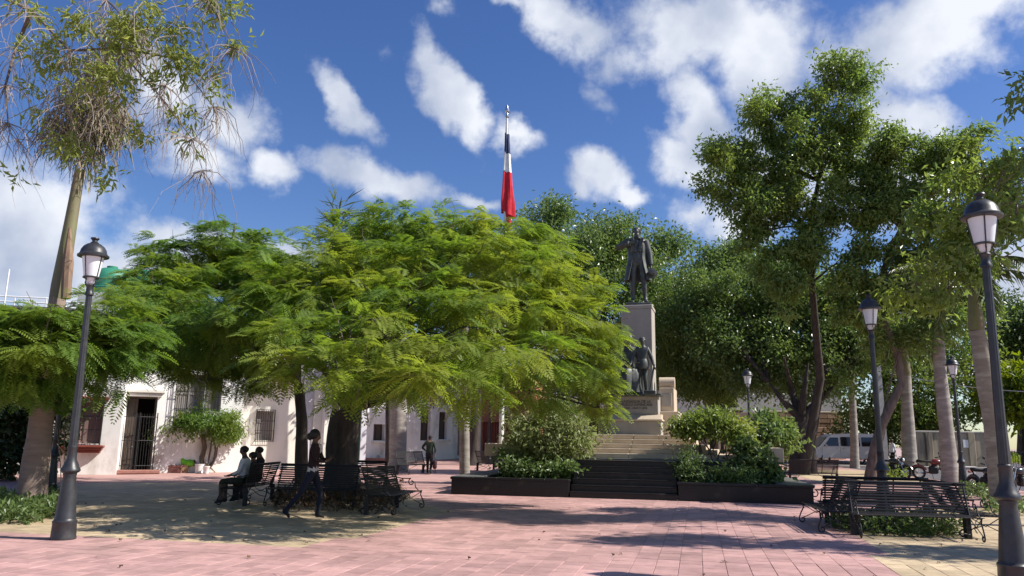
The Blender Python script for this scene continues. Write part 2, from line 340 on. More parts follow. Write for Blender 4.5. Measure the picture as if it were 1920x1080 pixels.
# ------------------------------------------------------------------ foliage
def unit(a): return a/np.maximum(np.linalg.norm(a, axis=-1, keepdims=True), 1e-9)
def leaf_geo(P, D, Nn, L, Wd, fold=.18):
    """one folded diamond per leaf"""
    D = unit(D); S = unit(np.cross(D, Nn)); U = np.cross(S, D)
    L = L[:, None]; Wd = Wd[:, None]
    V = np.stack([P, P+D*L*.45+S*Wd*.5+U*Wd*fold, P+D*L-U*L*.10, P+D*L*.45-S*Wd*.5+U*Wd*fold], 1)
    q = np.arange(len(P)*4).reshape(-1, 4)
    return V.reshape(-1, 3), q
def sample_lobes(lobes, n, inner=.45, flat=0):
    """points in the outer part of ellipsoid lobes; returns points, outward vectors, lobe index"""
    lob = np.array(lobes, float); area = (lob[:, 3]*lob[:, 4]*lob[:, 5])**(2/3.)
    idx = rng.choice(len(lob), n, p=area/area.sum())
    d = unit(rng.normal(size=(n, 3))); r = inner+(1-inner)*rng.random(n)**.7
    off = d*r[:, None]
    return lob[idx, :3]+off*lob[idx, 3:6], unit(d/lob[idx, 3:6]), idx
def px_lobes(L):
    """(px, py, Y, rx px, rz px, ry metres) -> world ellipsoids"""
    out = []
    for (px, py, Y, rx, rz, ry) in L:
        p = at(px, py, Y); s = Y/F; out.append((p.x, p.y, p.z, rx*s, ry, rz*s))
    return out
def tufts(lobes, k=8, f=.46, out=.92):
    """break smooth lobes into uneven tufts"""
    r = []
    for (x, y, z, a, b, c) in lobes:
        for i in range(k):
            d = unit(rng.normal(size=3))*out*rng.random()**.4; s = f*(.6+.8*rng.random())
            r.append((x+d[0]*a, y+d[1]*b, z+d[2]*c, a*s, b*s, c*s*1.05))
    return r
def crown_leaves(name, lobes, clumps, per, spread, L, Wd, m, parent, base, droop=.25, inner=.4, face=.6, cut=None):
    C, O, _ = sample_lobes(lobes, clumps, inner)
    if cut is not None:
        k = cut(C); C = C[k]; O = O[k]
    n = len(C)*per
    sp = spread*(.6+.8*rng.random(len(C)))
    P = np.repeat(C, per, 0)+rng.normal(size=(n, 3))*np.repeat(sp, per)[:, None]*np.array([1, 1, .75])
    D = unit(np.repeat(O, per, 0)*.55+rng.normal(size=(n, 3))*.75+np.array([0, 0, -droop]))
    Nn = unit(np.array([0, 0, 1])*face+np.repeat(O, per, 0)*.35+rng.normal(size=(n, 3))*.45)
    LL = L*(.65+.7*rng.random(n)); V, q = leaf_geo(P, D, Nn, LL, Wd*LL/L)
    b = np.array(base); o = npmesh(name, V-b, q, m, parent)
    return o, C
def frond_geo(P, D, Nn, L, npair=12, wid=.26, droop=.35):
    """feathery twice-pinnate leaves: rows of narrow pinnae either side of a drooping rachis"""
    n = len(P); D = unit(D); S = unit(np.cross(D, Nn)); U = np.cross(S, D)
    t = np.linspace(.10, 1, npair); prof = np.sin(np.pi*(t*.80+.14))**.7
    rows = []
    for i in range(npair):
        c = P+D*(L*t[i])[:, None]*(1-.10*t[i])-np.array([0, 0, 1])*(L*droop*t[i]**2)[:, None]
        ax = unit(D-np.array([0, 0, 1])*(2*droop*t[i]))
        for sgn in (-1, 1):
            o = unit(S*sgn*.92+ax*.42-np.array([0, 0, 1])*.12+U*.06*rng.normal(size=(n, 1)))
            pl = (L*wid*prof[i]*(.85+.3*rng.random(n)))[:, None]; w = (L*.5/npair*.86)[:, None]
            rows.append(np.stack([c, c+o*pl*.5+ax*w, c+o*pl, c+o*pl*.55-ax*w*.9], 1))
    V = np.stack(rows, 1).reshape(-1, 3)
    return V, np.arange(len(V)).reshape(-1, 4)
def limb_path(a, b, sag=.15, k=6, wob=.05):
    a, b = Vector(a), Vector(b); d = b-a; side = Vector((random.uniform(-1, 1), random.uniform(-1, 1), 0))*d.length*wob
    return [a+d*t+Vector((0, 0, 1))*(d.length*sag*math.sin(math.pi*t))+side*math.sin(2*math.pi*t) for t in [i/k for i in range(k+1)]]
def add_limbs(parent, base, fork, lobes, clumps, m, r0, twigs=6, sag=.12, rt=.02, n=7):
    """a limb from the fork to every lobe and twigs from it to some of the clumps"""
    base = Vector(base)
    for lb in lobes:
        c = Vector(lb[:3]); b = MB(); f = fork[min(range(len(fork)), key=lambda i: (Vector(fork[i])-c).length)] if isinstance(fork, list) else fork
        path = limb_path(Vector(f)-base, c-base, sag); k = len(path)
        b.tube(path, [r0*(1-.93*i/(k-1)) for i in range(k)], n)
        if len(clumps):
            d = np.linalg.norm(clumps-np.array(lb[:3]), axis=1); near = np.argsort(d)[:max(twigs*4, 1)]
            for j in rng.choice(near, min(twigs, len(near)), replace=False):
                s = path[random.randint(k//2, k-1)]; p = limb_path(s, Vector(clumps[j])-base, .08, 4)
                b.tube(p, [rt*(1.2-.8*i/4) for i in range(5)], 5, False)
        b.build('limb', m, parent, True)
# ------------------------------------------------------------------ ground
GY = R(-13.5)                                   # the paving runs a little clockwise of the view
gu = Vector((math.cos(GY), math.sin(GY), 0)); gv = Vector((-math.sin(GY), math.cos(GY), 0))
MY = R(-11.35); MO = ground(1169, 936)          # the monument's own axes: origin at the foot of its steps
mu = Vector((math.cos(MY), math.sin(MY), 0)); mv = Vector((-math.sin(MY), math.cos(MY), 0))
def mloc(p):
    d = Vector(p)-MO; return d.dot(mu), d.dot(mv)
def poly_ground(pts): return [ground(*p) for p in pts]
def inside(p, poly):
    c = False; n = len(poly)
    for i in range(n):
        a, b = poly[i], poly[i-1]
        if (a.y > p.y) != (b.y > p.y) and p.x < (b.x-a.x)*(p.y-a.y)/(b.y-a.y)+a.x: c = not c
    return c
YEL = [poly_ground([(-420, 985), (0, 996), (300, 1013), (560, 1025), (706, 1000), (850, 962), (700, 905), (190, 905), (-140, 928)]),
       poly_ground([(1735, 1110), (1655, 1045), (1600, 1003), (1640, 955), (1960, 950), (2500, 985), (2500, 1110)])]
g = MB(); ys = [-60, 0, 10, 20, 30, 40, 50, 60, 120, 900]
for i in range(len(ys)-1):
    g.add([(-900, ys[i], zt(ys[i])-.012), (900, ys[i], zt(ys[i])-.012), (900, ys[i+1], zt(ys[i+1])-.012), (-900, ys[i+1], zt(ys[i+1])-.012)], [(0, 1, 2, 3)])
plaza = g.build('plaza_ground', M['mortar']); tag(plaza, kind='structure')
TS, GAP = .30, .006
cells = []
for j in range(int(5/TS), int(36/TS)):
    for i in range(int(-26/TS), int(26/TS)):
        p = gu*((i+.5)*TS)+gv*((j+.5)*TS)
        if p.y < 7.4 or p.y > 29.6 or abs(p.x) > p.y*.70+1.5: continue
        a, b = mloc(p)
        if -5.0 < a < 5.4 and .15 < b < 12: continue
        cells.append((p.y, p, any(inside(p, q) for q in YEL)))
cells.sort(key=lambda c: (not (c[0] > 9.0 and abs(c[1].x) < c[0]*.665), c[0]))
def tile_mesh(name, m):
    b = MB(); h = (TS-GAP)/2; c = .004
    P = [(-h, -h, -.012), (h, -h, -.012), (h, h, -.012), (-h, h, -.012), (-h, -h, -c), (h, -h, -c), (h, h, -c), (-h, h, -c), (-h+c, -h+c, 0), (h-c, -h+c, 0), (h-c, h-c, 0), (-h+c, h-c, 0)]
    b.add(P, [(8, 9, 10, 11)]+[(i, (i+1) % 4, 4+(i+1) % 4, 4+i) for i in range(4)]+[(4+i, 4+(i+1) % 4, 8+(i+1) % 4, 8+i) for i in range(4)])
    return b.mesh(name, m)
tp, ty = tile_mesh('paving_tile', M['pink']), tile_mesh('paving_tile', M['yellow'])
for (y, p, yel) in cells[:300]:
    o = link('paving_tile', ty if yel else tp, plaza); o.location = (p.x, p.y, random.uniform(-.0015, .0015))
    o.rotation_euler = (random.gauss(0, .002), random.gauss(0, .002), GY+random.gauss(0, .003))
for flag, nm in ((False, 'M'), (True, 'Y')):
    V = []; h = (TS-GAP)/2
    for (y, p, yel) in cells[300:]:
        if yel != flag: continue
        z = random.uniform(-.0015, .0015)
        q = [p+gu*(sx*h)+gv*(sy*h) for sx, sy in ((-1, -1), (1, -1), (1, 1), (-1, 1))]
        V += [(c.x, c.y, z-.012) for c in q]+[(c.x, c.y, z) for c in q]
    n = len(V)//8; base = (np.arange(n)*8)[:, None]
    q = np.concatenate([base+np.array(f) for f in ((4, 5, 6, 7), (0, 1, 5, 4), (1, 2, 6, 5), (2, 3, 7, 6), (3, 0, 4, 7))], 0)
    o = npmesh('paving', np.array(V), q, M['yellow'] if flag else M['pink'], plaza); o['kind'] = 'stuff'
def sheet(name, pts, m, dz=.004):
    b = MB(); V = []
    n = len(pts)
    b.add([(p.x, p.y, zt(p.y)-.012+dz) for p in pts], [tuple(range(n))]); o = b.build(name, m); return tag(o, kind='structure')
def strip(name, x0, x1, y0, y1, m, dz):
    b = MB(); ys = sorted({y0, y1, *[y for y in (30, 60) if y0 < y < y1]})
    for i in range(len(ys)-1):
        b.add([(x0, ys[i], zt(ys[i])+dz), (x1, ys[i], zt(ys[i])+dz), (x1, ys[i+1], zt(ys[i+1])+dz), (x0, ys[i+1], zt(ys[i+1])+dz)], [(0, 1, 2, 3)])
    return tag(b.build(name, m), kind='structure')
strip('far_paving', -40, 60, 29.6, 64, M['farpink'], -.006)
yb = MB()
for (x0, x1, y0, y1) in ((13.0, 18.5, 33.2, 43.5),):
    ysl = [y0, y1]; yb.add([(x0, y0, zt(y0)), (x1, y0, zt(y0)), (x1+1.5, y1, zt(y1)), (x0+1.5, y1, zt(y1))], [(0, 1, 2, 3)])
tag(yb.build('yellow_paving', M['yellow']), kind='structure')
strip('side_street', 18.2, 60, 24.2, 30, M['asphalt'], -.008)
strip('side_street', 19.6, 60, 30, 47, M['asphalt'], -.002)
strip('back_street', -30, 80, 49.5, 56.5, M['asphalt'], -.002)
kb = MB(); kb.bbox((33, 23.9, .05), (33, .5, .10), .02); tag(kb.build('street_kerb', M['kerb']), kind='structure')
kb = MB(); kb.bbox((33, 47.3, zt(47.3)+.05), (33, .45, .12), .02); tag(kb.build('street_kerb', M['kerb']), kind='structure')

# ------------------------------------------------------------------ buildings
class Facade:
    def __init__(s, name, label, a, b, top, zb, m, depth=6, cat='house', thick=.45):
        A = foot(*a); B = foot(*b); s.A = Vector((A.x, A.y, zb)); d = Vector((B.x-A.x, B.y-A.y, 0)); s.w = d.length; s.d = d.normalized(); s.m = m; s.depth = depth; s.th = thick
        s.ang = math.atan2(d.y, d.x); s.root = thing(name, label, cat, s.A, s.ang); s.h = top; s.open = []; s.zb = zb
    def px(s, px, py):
        d = ray(px, py); n = Vector((-s.d.y, s.d.x, 0)); t = (s.A-Vector((0, 0, H))).dot(n)/d.dot(n); p = Vector((0, 0, H))+d*t
        return (p-s.A).dot(s.d), p.z-s.zb
    def rect(s, x0, y0, x1, y1):
        a = s.px(x0, y0); b = s.px(x1, y1); return [a[0], b[0], max(min(a[1], b[1]), 0), max(a[1], b[1])]
    def hole(s, r): s.open.append(r); return r
    def done(s, roof=True, wallname='wall'):
        xs = sorted({0, s.w, *[v for o in s.open for v in o[:2]]}); zs = sorted({0, s.h, *[v for o in s.open for v in o[2:4]]}); t = s.th
        solid = lambda i, k: 0 <= i < len(xs)-1 and 0 <= k < len(zs)-1 and not any(o[0]-1e-6 <= xs[i] and xs[i+1] <= o[1]+1e-6 and o[2]-1e-6 <= zs[k] and zs[k+1] <= o[3]+1e-6 for o in s.open)
        b = MB()
        for i in range(len(xs)-1):
            for k in range(len(zs)-1):
                if not solid(i, k): continue
                x0, x1, z0, z1 = xs[i], xs[i+1], zs[k], zs[k+1]
                b.add([(x0, 0, z0), (x1, 0, z0), (x1, 0, z1), (x0, 0, z1)], [(0, 1, 2, 3)])
                b.add([(x0, t, z0), (x1, t, z0), (x1, t, z1), (x0, t, z1)], [(3, 2, 1, 0)])
                for (di, dk, P) in ((-1, 0, [(x0, 0, z0), (x0, t, z0), (x0, t, z1), (x0, 0, z1)]), (1, 0, [(x1, 0, z0), (x1, t, z0), (x1, t, z1), (x1, 0, z1)]),
                                    (0, -1, [(x0, 0, z0), (x1, 0, z0), (x1, t, z0), (x0, t, z0)]), (0, 1, [(x0, 0, z1), (x1, 0, z1), (x1, t, z1), (x0, t, z1)])):
                    if not solid(i+di, k+dk): b.add(P, [(0, 1, 2, 3)])
        for x in (.01, s.w-.21): b.box((x+.1, t+(s.depth-t)/2+.002, s.h/2), (.2, s.depth-t, s.h-.004))
        b.box((s.w/2, s.depth+.102, s.h/2), (s.w, .2, s.h-.004))
        b.build(wallname, s.m, s.root)
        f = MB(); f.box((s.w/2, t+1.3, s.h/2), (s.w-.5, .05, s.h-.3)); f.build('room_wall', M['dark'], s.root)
        if roof:
            r = MB(); r.box((s.w/2, s.depth/2, s.h+.06), (s.w+.3, s.depth+.6, .12)); r.build('roof', M['offwhite'], s.root)
    def window(s, r, shutter='brownwood', grille=True, sill=None, out=.22, nb=None, frame=True):
        s.hole(r); x0, x1, z0, z1 = r; w, h = x1-x0, z1-z0
        win = MB()
        for sx in (x0+w*.25, x0+w*.75): win.bbox((sx, s.th*.62, (z0+z1)/2), (w*.47, .05, h-.02), .01)
        wo = win.build('window', M[shutter], s.root)
        f = MB()
        for x in (x0+.035, x1-.035, (x0+x1)/2): f.bbox((x, s.th*.55, (z0+z1)/2), (.07, .07, h), .01)
        for z in (z0+.035, z1-.035, z0+h*.62): f.bbox(((x0+x1)/2, s.th*.55+.003, z), (w, .06, .07), .01)
        f.build('frame', M[shutter], wo)
        if grille:
            nb = nb or max(5, int(w/.14)); g0 = z0-.05; gm = MB()
            for i in range(nb): 
                o = MB(); o.tube([(x0+w*i/(nb-1), -out, g0), (x0+w*i/(nb-1), -out, z1+.05)], .011, 5); o.build('grille_bar', M['iron'], wo)
            for z in (g0, z0+h*.33, z0+h*.66, z1+.05):
                gm.box(((x0+x1)/2, -out, z), (w+.02, .03, .02))
                for x in (x0, x1): gm.box((x, -out/2, z), (.02, out, .02))
            for x in (x0, x1):
                for k in (.33, .66): gm.tube([(x, -out*k, g0), (x, -out*k, z1+.05)], .011, 5)
            gm.build('grille_frame', M['iron'], wo)
        if sill:
            sb = MB(); sb.bbox(((x0+x1)/2, -.14, z0-.10), (w+.34, .44, .08), .015); sb.bbox(((x0+x1)/2, -.11, z0-.19), (w+.22, .34, .10), .015); sb.bbox(((x0+x1)/2, -.08, z0-.30), (w+.10, .24, .11), .015)
            sb.build('sill', M[sill], wo)
        return wo
    def door(s, r, m='darkwood', open_=False, inset=.25, panes=2):
        s.hole(r); x0, x1, z0, z1 = r; w, h = x1-x0, z1-z0
        b = MB()
        for i in range(panes):
            cx = x0+w*(i+.5)/panes
            if open_ and i == panes-1: continue
            b.bbox((cx, inset, (z0+z1)/2), (w/panes-.015, .06, h-.02), .01)
            for k in (.22, .58, .86): b.bbox((cx, inset-.035, z0+h*k), (w/panes*.68, .03, h*.22), .008)
        d = b.build('door', M[m], s.root)
        f = MB()
        for x in (x0+.04, x1-.04): f.bbox((x, inset-.06, (z0+z1)/2), (.08, .1, h), .01)
        f.bbox(((x0+x1)/2, inset-.063, z1-.04), (w, .1, .08), .01); f.build('door_frame', M[m], d)
        kn = MB(); kn.ell(((x0+x1)/2-.06, inset-.08, z0+1.05), (.03, .03, .03), 8, 6); kn.build('handle', M['chrome'], d)
        return d

# the white house on the left, its grilled window and brick-red sill
hA = Facade('white_house', 'white house with grilled window over a red moulded sill, left of the iron gate', (-330, 28.4), (218, 31.3), 5.4, .02, M['white'], 7)
wA = hA.window(hA.rect(112, 752, 188, 832), 'brownwood', True, 'sill', .26, 9)
hd = MB(); r = hA.rect(112, 752, 188, 832); hd.bbox(((r[0]+r[1])/2, -.14, r[3]+.14), (r[1]-r[0]+.3, .36, .12), .02); hd.build('head_moulding', M['sill'], wA)
hA.window(hA.rect(-40, 752, 30, 832), 'brownwood', True, 'sill', .26, 9)
hA.done()
# the house with the gate
hB = Facade('gate_house', 'white house front with the open dark doorway and iron gate, plants in pots before it', (212, 31.9), (448, 34.1), 5.6, .05, M['white'], 7)
rB = hB.rect(226, 742, 282, 886); rB[2] = 0; hB.door(rB, 'darkwood', True, .32)
hB.window(hB.rect(333, 700, 376, 800), 'greywood', True, None, .2, 8)
hB.window(hB.rect(392, 690, 412, 772), 'greywood', True, None, .1, 6)
hB.done()
co = MB(); co.bbox(((rB[0]+rB[1])/2, -.12, rB[3]+.22), (rB[1]-rB[0]+.5, .3, .16), .03); co.bbox(((rB[0]+rB[1])/2, -.09, rB[3]+.06), (rB[1]-rB[0]+.3, .2, .14), .03); co.build('door_cornice', M['offwhite'], hB.root)
gt = thing('iron_gate', 'black iron bar gate standing half open in the white house doorway', 'gate', hB.A+hB.d*rB[0]+Vector((0, 0, 0)), hB.ang)
for leaf, (ax, ang, n) in enumerate(((0.0, -14, 8), (rB[1]-rB[0]+.05, 192, 8))):
    fr = MB(); lw = .82; c, s_ = math.cos(R(ang)), math.sin(R(ang)); Pt = lambda t, z: (ax+c*t, -.12+s_*t*1.0, z)
    for z in (.12, .3, 1.3, 2.25): fr.tube([Pt(0, z), Pt(lw, z)], .016, 6)
    for t in (0, lw): fr.tube([Pt(t, .05), Pt(t, 2.42)], .025, 6)
    go = fr.build('gate_leaf', M['iron'], gt)
    for i in range(1, n):
        o = MB(); o.tube([Pt(lw*i/n, .12), Pt(lw*i/n, 2.38)], .011, 5); o.build('gate_bar', M['iron'], go)
st = MB(); st.bbox((.7, -.35, .07), (2.0, .55, .14), .02); st.build('door_step', M['brickpl'], hB.root)
# cream house with the ledge
hC = Facade('cream_house', 'cream house with a projecting ledge over a white grilled window, behind the seated people', (424, 35.6), (560, 37.4), 6.2, .12, M['offwhite'], 7)
hC.door(hC.rect(425, 735, 447, 872), 'darkwood', False, .3, 1)
wC = hC.window(hC.rect(481, 770, 511, 826), 'greywood', True, None, .12, 9)
hC.done()
lg = MB(); r = hC.rect(440, 700, 556, 726); lg.bbox(((r[0]+r[1])/2-.2, -.35, (r[2]+r[3])/2+.1), (r[1]-r[0]+.5, .9, .26), .03); lg.bbox(((r[0]+r[1])/2-.2, -.22, (r[2]+r[3])/2-.14), (r[1]-r[0]+.2, .6, .2), .04); lg.build('ledge', M['offwhite'], hC.root)
pl = MB(); r = hC.rect(455, 768, 475, 872); pl.bbox((r[0]+.12, -.03, 1.35), (.35, .10, 2.7), .01); pl.build('pilaster', M['offwhite'], hC.root)
hD = Facade('narrow_house', 'narrow grey and tan house front with white drainpipe, behind the thick tree trunk', (558, 38.5), (684, 40.5), 6.4, .18, M['greywall'], 6)
hD.door(hD.rect(661, 740, 674, 868), 'greenwood', False, .2, 1)
hD.done()
tn = MB(); r = hD.rect(592, 700, 612, 868); tn.bbox(((r[0]+r[1])/2, -.04, 2.1), (r[1]-r[0], .09, 4.2), .01); tn.build('tan_panel', M['offwhite'], hD.root)
dp = MB(); r = hD.rect(606, 700, 612, 868); dp.tube([(r[0]+.1, -.16, 0), (r[0]+.1, -.16, 5.8)], .07, 8); dp.build('drainpipe', M['plastic_white'], hD.root)
hE = Facade('long_white_house', 'long white house with small dark windows and narrow grey door, beyond the walking man', (676, 43.0), (912, 53.0), 6.6, .30, M['white'], 7)
for q in ((701, 795, 721, 826), (790, 768, 806, 826), (824, 772, 838, 824)): hE.window(hE.rect(*q), 'darkwood', False, 'greyw' if False else None)
hE.door(hE.rect(859, 790, 870, 854), 'greywood', False, .15, 1)
hE.done()
for q in ((701, 795, 721, 826), (824, 772, 838, 824)):
    r = hE.rect(*q); sb = MB(); sb.bbox(((r[0]+r[1])/2, -.1, r[2]-.09), (r[1]-r[0]+.3, .28, .14), .02); sb.build('window_sill', M['offwhite'], hE.root)
hF = Facade('terracotta_house', 'terracotta house with a slatted red door, behind the white flagpole', (892, 52.5), (985, 51.5), 5.4, .45, M['terracotta'], 6)
r = hF.rect(905, 791, 944, 850); hF.hole(r); n = 9
sd = MB(); sd.box(((r[0]+r[1])/2, .34, (r[2]+r[3])/2), (r[1]-r[0], .03, r[3]-r[2])); so_ = sd.build('shutter_door', M['redwood'], hF.root)
for i in range(n):
    o = MB(); w = (r[1]-r[0])/n; o.bbox((r[0]+w*(i+.5), .27, (r[2]+r[3])/2), (w*.8, .08, r[3]-r[2]), .01); o.build('slat', M['redwood'], so_)
r = hF.rect(948, 800, 975, 850); hF.door(r, 'redwood', False, .2, 2)
hF.done()
co = MB(); co.bbox((hF.w/2, -.1, hF.h-.3), (hF.w+.2, .25, .25), .03); co.build('cornice', M['offwhite'], hF.root)
# the pale building across the square and its stone base
hG = Facade('pale_building', 'long pale grey building with one barred dark window, behind the monument', (1040, 60), (1586, 60), 7.2, .6, M['greywall'], 8, 'building')
wG = hG.window(hG.rect(1352, 736, 1380, 764), 'darkwood', True, 'greyx' if False else None, .3, 8)
hG.window(hG.rect(1112, 775, 1130, 800), 'darkwood', False)
hG.window(hG.rect(1486, 736, 1506, 764), 'darkwood', False)
hG.done()
bl = MB(); r = hG.rect(1352, 736, 1380, 764); bl.bbox(((r[0]+r[1])/2, -.3, r[2]-.22), (2.0, .6, .12), .02)
for i in range(5): bl.bbox((r[0]-.35+i*.45, -.2, r[2]-.4), (.16, .4, .24), .02)
bl.build('balcony', M['greystone'], hG.root)
# stone wall in front of it
sA, sB = foot(1330, 58.6), foot(1588, 58.6)
sw = thing('stone_wall', 'rough tan and reddish stone block wall with a small plaque, behind the silver van', 'wall', (sA.x, sA.y, .6))
L_ = sB.x-sA.x; hh = at(1560, 775, 58.6).z-.6
core = MB(); core.box((L_/2, .3, hh/2-.02), (L_-.04, .5, hh-.04)); core.build('wall_core', M['mortar'], sw)
def rubble(parent, L0, L1, z0, z1, y, m, w, h, name='stone'):
    cnt = 0; z = z0
    while z < z1-.06:
        hh_ = min(random.uniform(.8, 1.2)*h, z1-z); x = L0
        while x < L1-.05:
            ww = min(random.uniform(.6, 1.5)*w, L1-x); b = MB(); b.bbox((0, 0, 0), (ww-.02, .12, hh_-.02), .02)
            o = b.build(name, m, parent); o.location = (x+ww/2, y+random.uniform(-.02, .02), z+hh_/2); cnt += 1; x += ww
        z += hh_
    return cnt
rubble(sw, L_*.42, L_, 0, hh, .02, M['stone'], .62, .34)
rubble(sw, 0, L_*.42, 0, hh*.5, .02, M['stone'], .9, .45)
cp = MB(); cp.bbox((L_*.71, .3, hh+.06), (L_*.58, .72, .14), .03); cp.build('coping', M['cream'], sw)
pq = MB(); pa = at(1553, 815, 58.5); pq.bbox((pa.x-sA.x, -.07, pa.z-.6), (.62, .04, .16), .01); pq.build('plaque', M['plastic_white'], sw)
# stained wall on the right with a small notice
tA, tB = foot(1706, 47.6), foot(1866, 47.6)
tw = thing('stained_wall', 'tan plastered garden wall streaked with black stains, across the side street', 'wall', (tA.x, tA.y, zt(47.6)))
b = MB(); tl = tB.x-tA.x; th_ = at(1780, 812, 47.6).z-zt(47.6); b.bbox((tl/2, .2, th_/2), (tl, .4, th_), .02); b.build('wall', M['tan'], tw)
for k in range(5):
    b = MB(); b.bbox((tl*k/4, .18, th_/2+.04), (.42, .5, th_+.08), .03); b.build('pier', M['tan'], tw)
b = MB(); b.bbox((tl/2, .2, th_+.06), (tl, .52, .12), .03); b.build('coping', M['kerb'], tw)
nb = MB(); na = at(1817, 832, 47.3); nb.bbox((na.x-tA.x, -.03, na.z-zt(47.6)), (.42, .03, .46), .006); nb.build('notice', M['plastic_white'], tw)
# grey railing and grass to the right of it
rl = thing('park_railing', 'low dark railing along the bright grass beyond the street, right edge', 'fence', (tB.x+.4, 47.7, zt(47.7)))
for k in range(26):
    b = MB(); b.tube([(k*.16, 0, 0), (k*.16, 0, 1.1)], .014, 5); b.build('bar', M['iron'], rl)
b = MB()
for z in (.12, 1.02): b.box((2.0, 0, z), (4.2, .03, .04))
b.build('rail', M['iron'], rl)
# left: dark-roofed shed behind the trees, its rails and the green tank
sh = Facade('roofed_house', 'house with dark sheet roof and white roof rails behind the trees at the far left', (-300, 36), (128, 38), 7.5, .1, M['roof'], 5)
sh.done(False)
b = MB(); b.box((sh.w/2, 2.2, sh.h+.15), (sh.w+.6, 5.4, .10), Matrix.Rotation(R(4), 3, 'X')); b.build('roof', M['roof'], sh.root)
b = MB()
for z in (.32, .58): b.tube([(0, .4, sh.h+z), (sh.w*.78, .4, sh.h+z), (sh.w, .6, sh.h+z-.28)], .04, 6)
for k in range(6): b.tube([(sh.w*.15*k+.3, .4, sh.h), (sh.w*.15*k+.3, .4, sh.h+.58)], .035, 6)
b.build('roof_rail', M['pole_white'], sh.root)
b = MB(); p = sh.px(12, 520); b.tube([(p[0], .2, sh.h), (p[0], .2, sh.h+1.9)], .035, 6); b.build('antenna', M['pole_white'], sh.root)
tk = at(207, 535, 42); t = thing('water_tank', 'green plastic water tank on the roof behind the left street lamp', 'tank', (tk.x, 42, tk.z-.6))
b = MB(); b.lathe([(.98, 0), (1.0, .08), (1.0, .35), (1.03, .38), (1.0, .41), (1.0, .8), (1.03, .83), (1.0, .86), (1.0, 1.05), (.85, 1.32), (.5, 1.5), (.28, 1.55), (.28, 1.65), (.0, 1.67)], 24); b.build('tank_body', M['tank'], t, True)
b = MB(); b.box((0, 0, -1.6), (2.2, 2.2, 3.2)); b.build('tank_base', M['offwhite'], t)
tk2 = at(250, 522, 43); t = thing('rooftop_tank', 'dark teal tank lying on its side behind the green roof tank', 'tank', (tk2.x, 43, tk2.z-.5))
b = MB(); b.tube([(-.9, 0, .5), (-.85, 0, .5), (.85, 0, .5), (.9, 0, .5)], [.4, .5, .5, .4], 18); b.build('tank_body', M['tank'], t, True)
b = MB()
for x in (-.5, .5): b.box((x, 0, -1.3), (.2, .8, 2.6))
b.build('cradle', M['roof'], t)
# ------------------------------------------------------------------ monument
def mw(u, v, z=0): return MO+mu*u+mv*v+Vector((0, 0, z))
A_, B_ = mloc(ground(849, 925))[0], mloc(ground(1525, 945))[0]
S0, S1 = mloc(ground(1068, 933))[0], mloc(ground(1270, 939))[0]
RISE = .172
mon = thing('monument_steps', 'broad flight of black granite steps leading up to the monument', 'steps', MO, MY)
PD = 12.0                                       # depth of the planted terrace
for i in range(6):
    b = MB(); v0 = .33*i; b.bbox(((S0+S1)/2, v0+(2.6-v0)/2+.02, RISE*i+(RISE-.03)/2), (S1-S0-.01, 2.6-v0, RISE-.03), .004)
    o = b.build('step', M['granite'], mon)
    b = MB(); b.bbox(((S0+S1)/2, v0+(2.6-v0)/2+.005, RISE*(i+1)-.016), (S1-S0-.01, 2.6-v0+.03, .028), .006); b.build('tread', M['granite'], o)
def planter(u0, u1, label, outer):
    t = thing('planter_wall', label, 'planter', mw(u0, 0), MY); w = u1-u0; hgt = .50
    b = MB(); b.bbox((w/2, .2, (hgt-.07)/2), (w-.06, .36, hgt-.07), .004)
    ox = u0 if False else (.2 if outer < 0 else w-.2)
    b.bbox((ox, PD/2+.2, (hgt-.07)/2), (.36, PD-.05, hgt-.07), .004)
    b.build('wall', M['granite'], t)
    n = 5
    for k in range(n):
        b = MB(); b.bbox((w*(k+.5)/n, .2, hgt-.034), (w/n-.006, .46, .07), .01); b.build('coping', M['granite'], t)
    m_ = 6
    for k in range(m_):
        b = MB(); L = (PD-.44)/m_; b.bbox((ox+(-.18 if outer > 0 else .18), .44+L*(k+.5), hgt-.034), (.95, L-.006, .07), .01); b.build('coping', M['granite_top'], t)
    s = MB(); s.box((w/2, PD/2+.2, .19), (w-.8, PD-.6, .36)); s.build('soil', M['soil'], t)
    return t
planter(A_, S0-.005, 'long low black granite planter wall left of the steps', -1)
planter(S1+.005, B_, 'long low black granite planter wall right of the steps', 1)
# terrace and stone base
TZ = RISE*6
m = thing('stone_monument', 'tall cream and grey stone monument with stepped base, pillar and side piers', 'monument', mw(0, 0), MY)
UC = mloc(at(1199, 830, 28.2))[0]                # axis of the pillar
b = MB(); b.bbox((UC, 2.6+4.6, TZ/2-.02), (8.4, 9.0, TZ-.04), .01); b.build('terrace', M['granite'], m)
b = MB(); b.bbox((UC, 2.62+4.6, TZ+.01), (8.5, 9.1, .06), .01); b.build('terrace_edge', M['granite_top'], m)
V0 = 3.1; cz = TZ+.04; hs = .155
for i in range(5):
    hw = 3.15-.36*i if i else 3.6
    n = 4
    stp = None
    for k in range(n):
        b = MB(); wd = 2*hw/n; b.bbox((UC-hw+wd*(k+.5), V0+.36*i+2.2, cz+hs*(i+.5)), (wd-.008, 4.4, hs-.004), .012); b.build('step_block', M['cream'], m)
for sx in (-1, 1):
    b = MB(); b.bbox((UC+sx*4.0, V0+1.0, cz+.2), (1.5, 3.0, .42), .02); b.build('side_wall', M['cream'], m)
VP = V0+2.25; z0 = cz+hs*5
dV = (mw(UC, VP)).y; sc = dV/F
def zy(py): return at(1199, py, dV).z
zb1, zb2, zb3, zb4 = zy(818), zy(790), zy(777), zy(743)
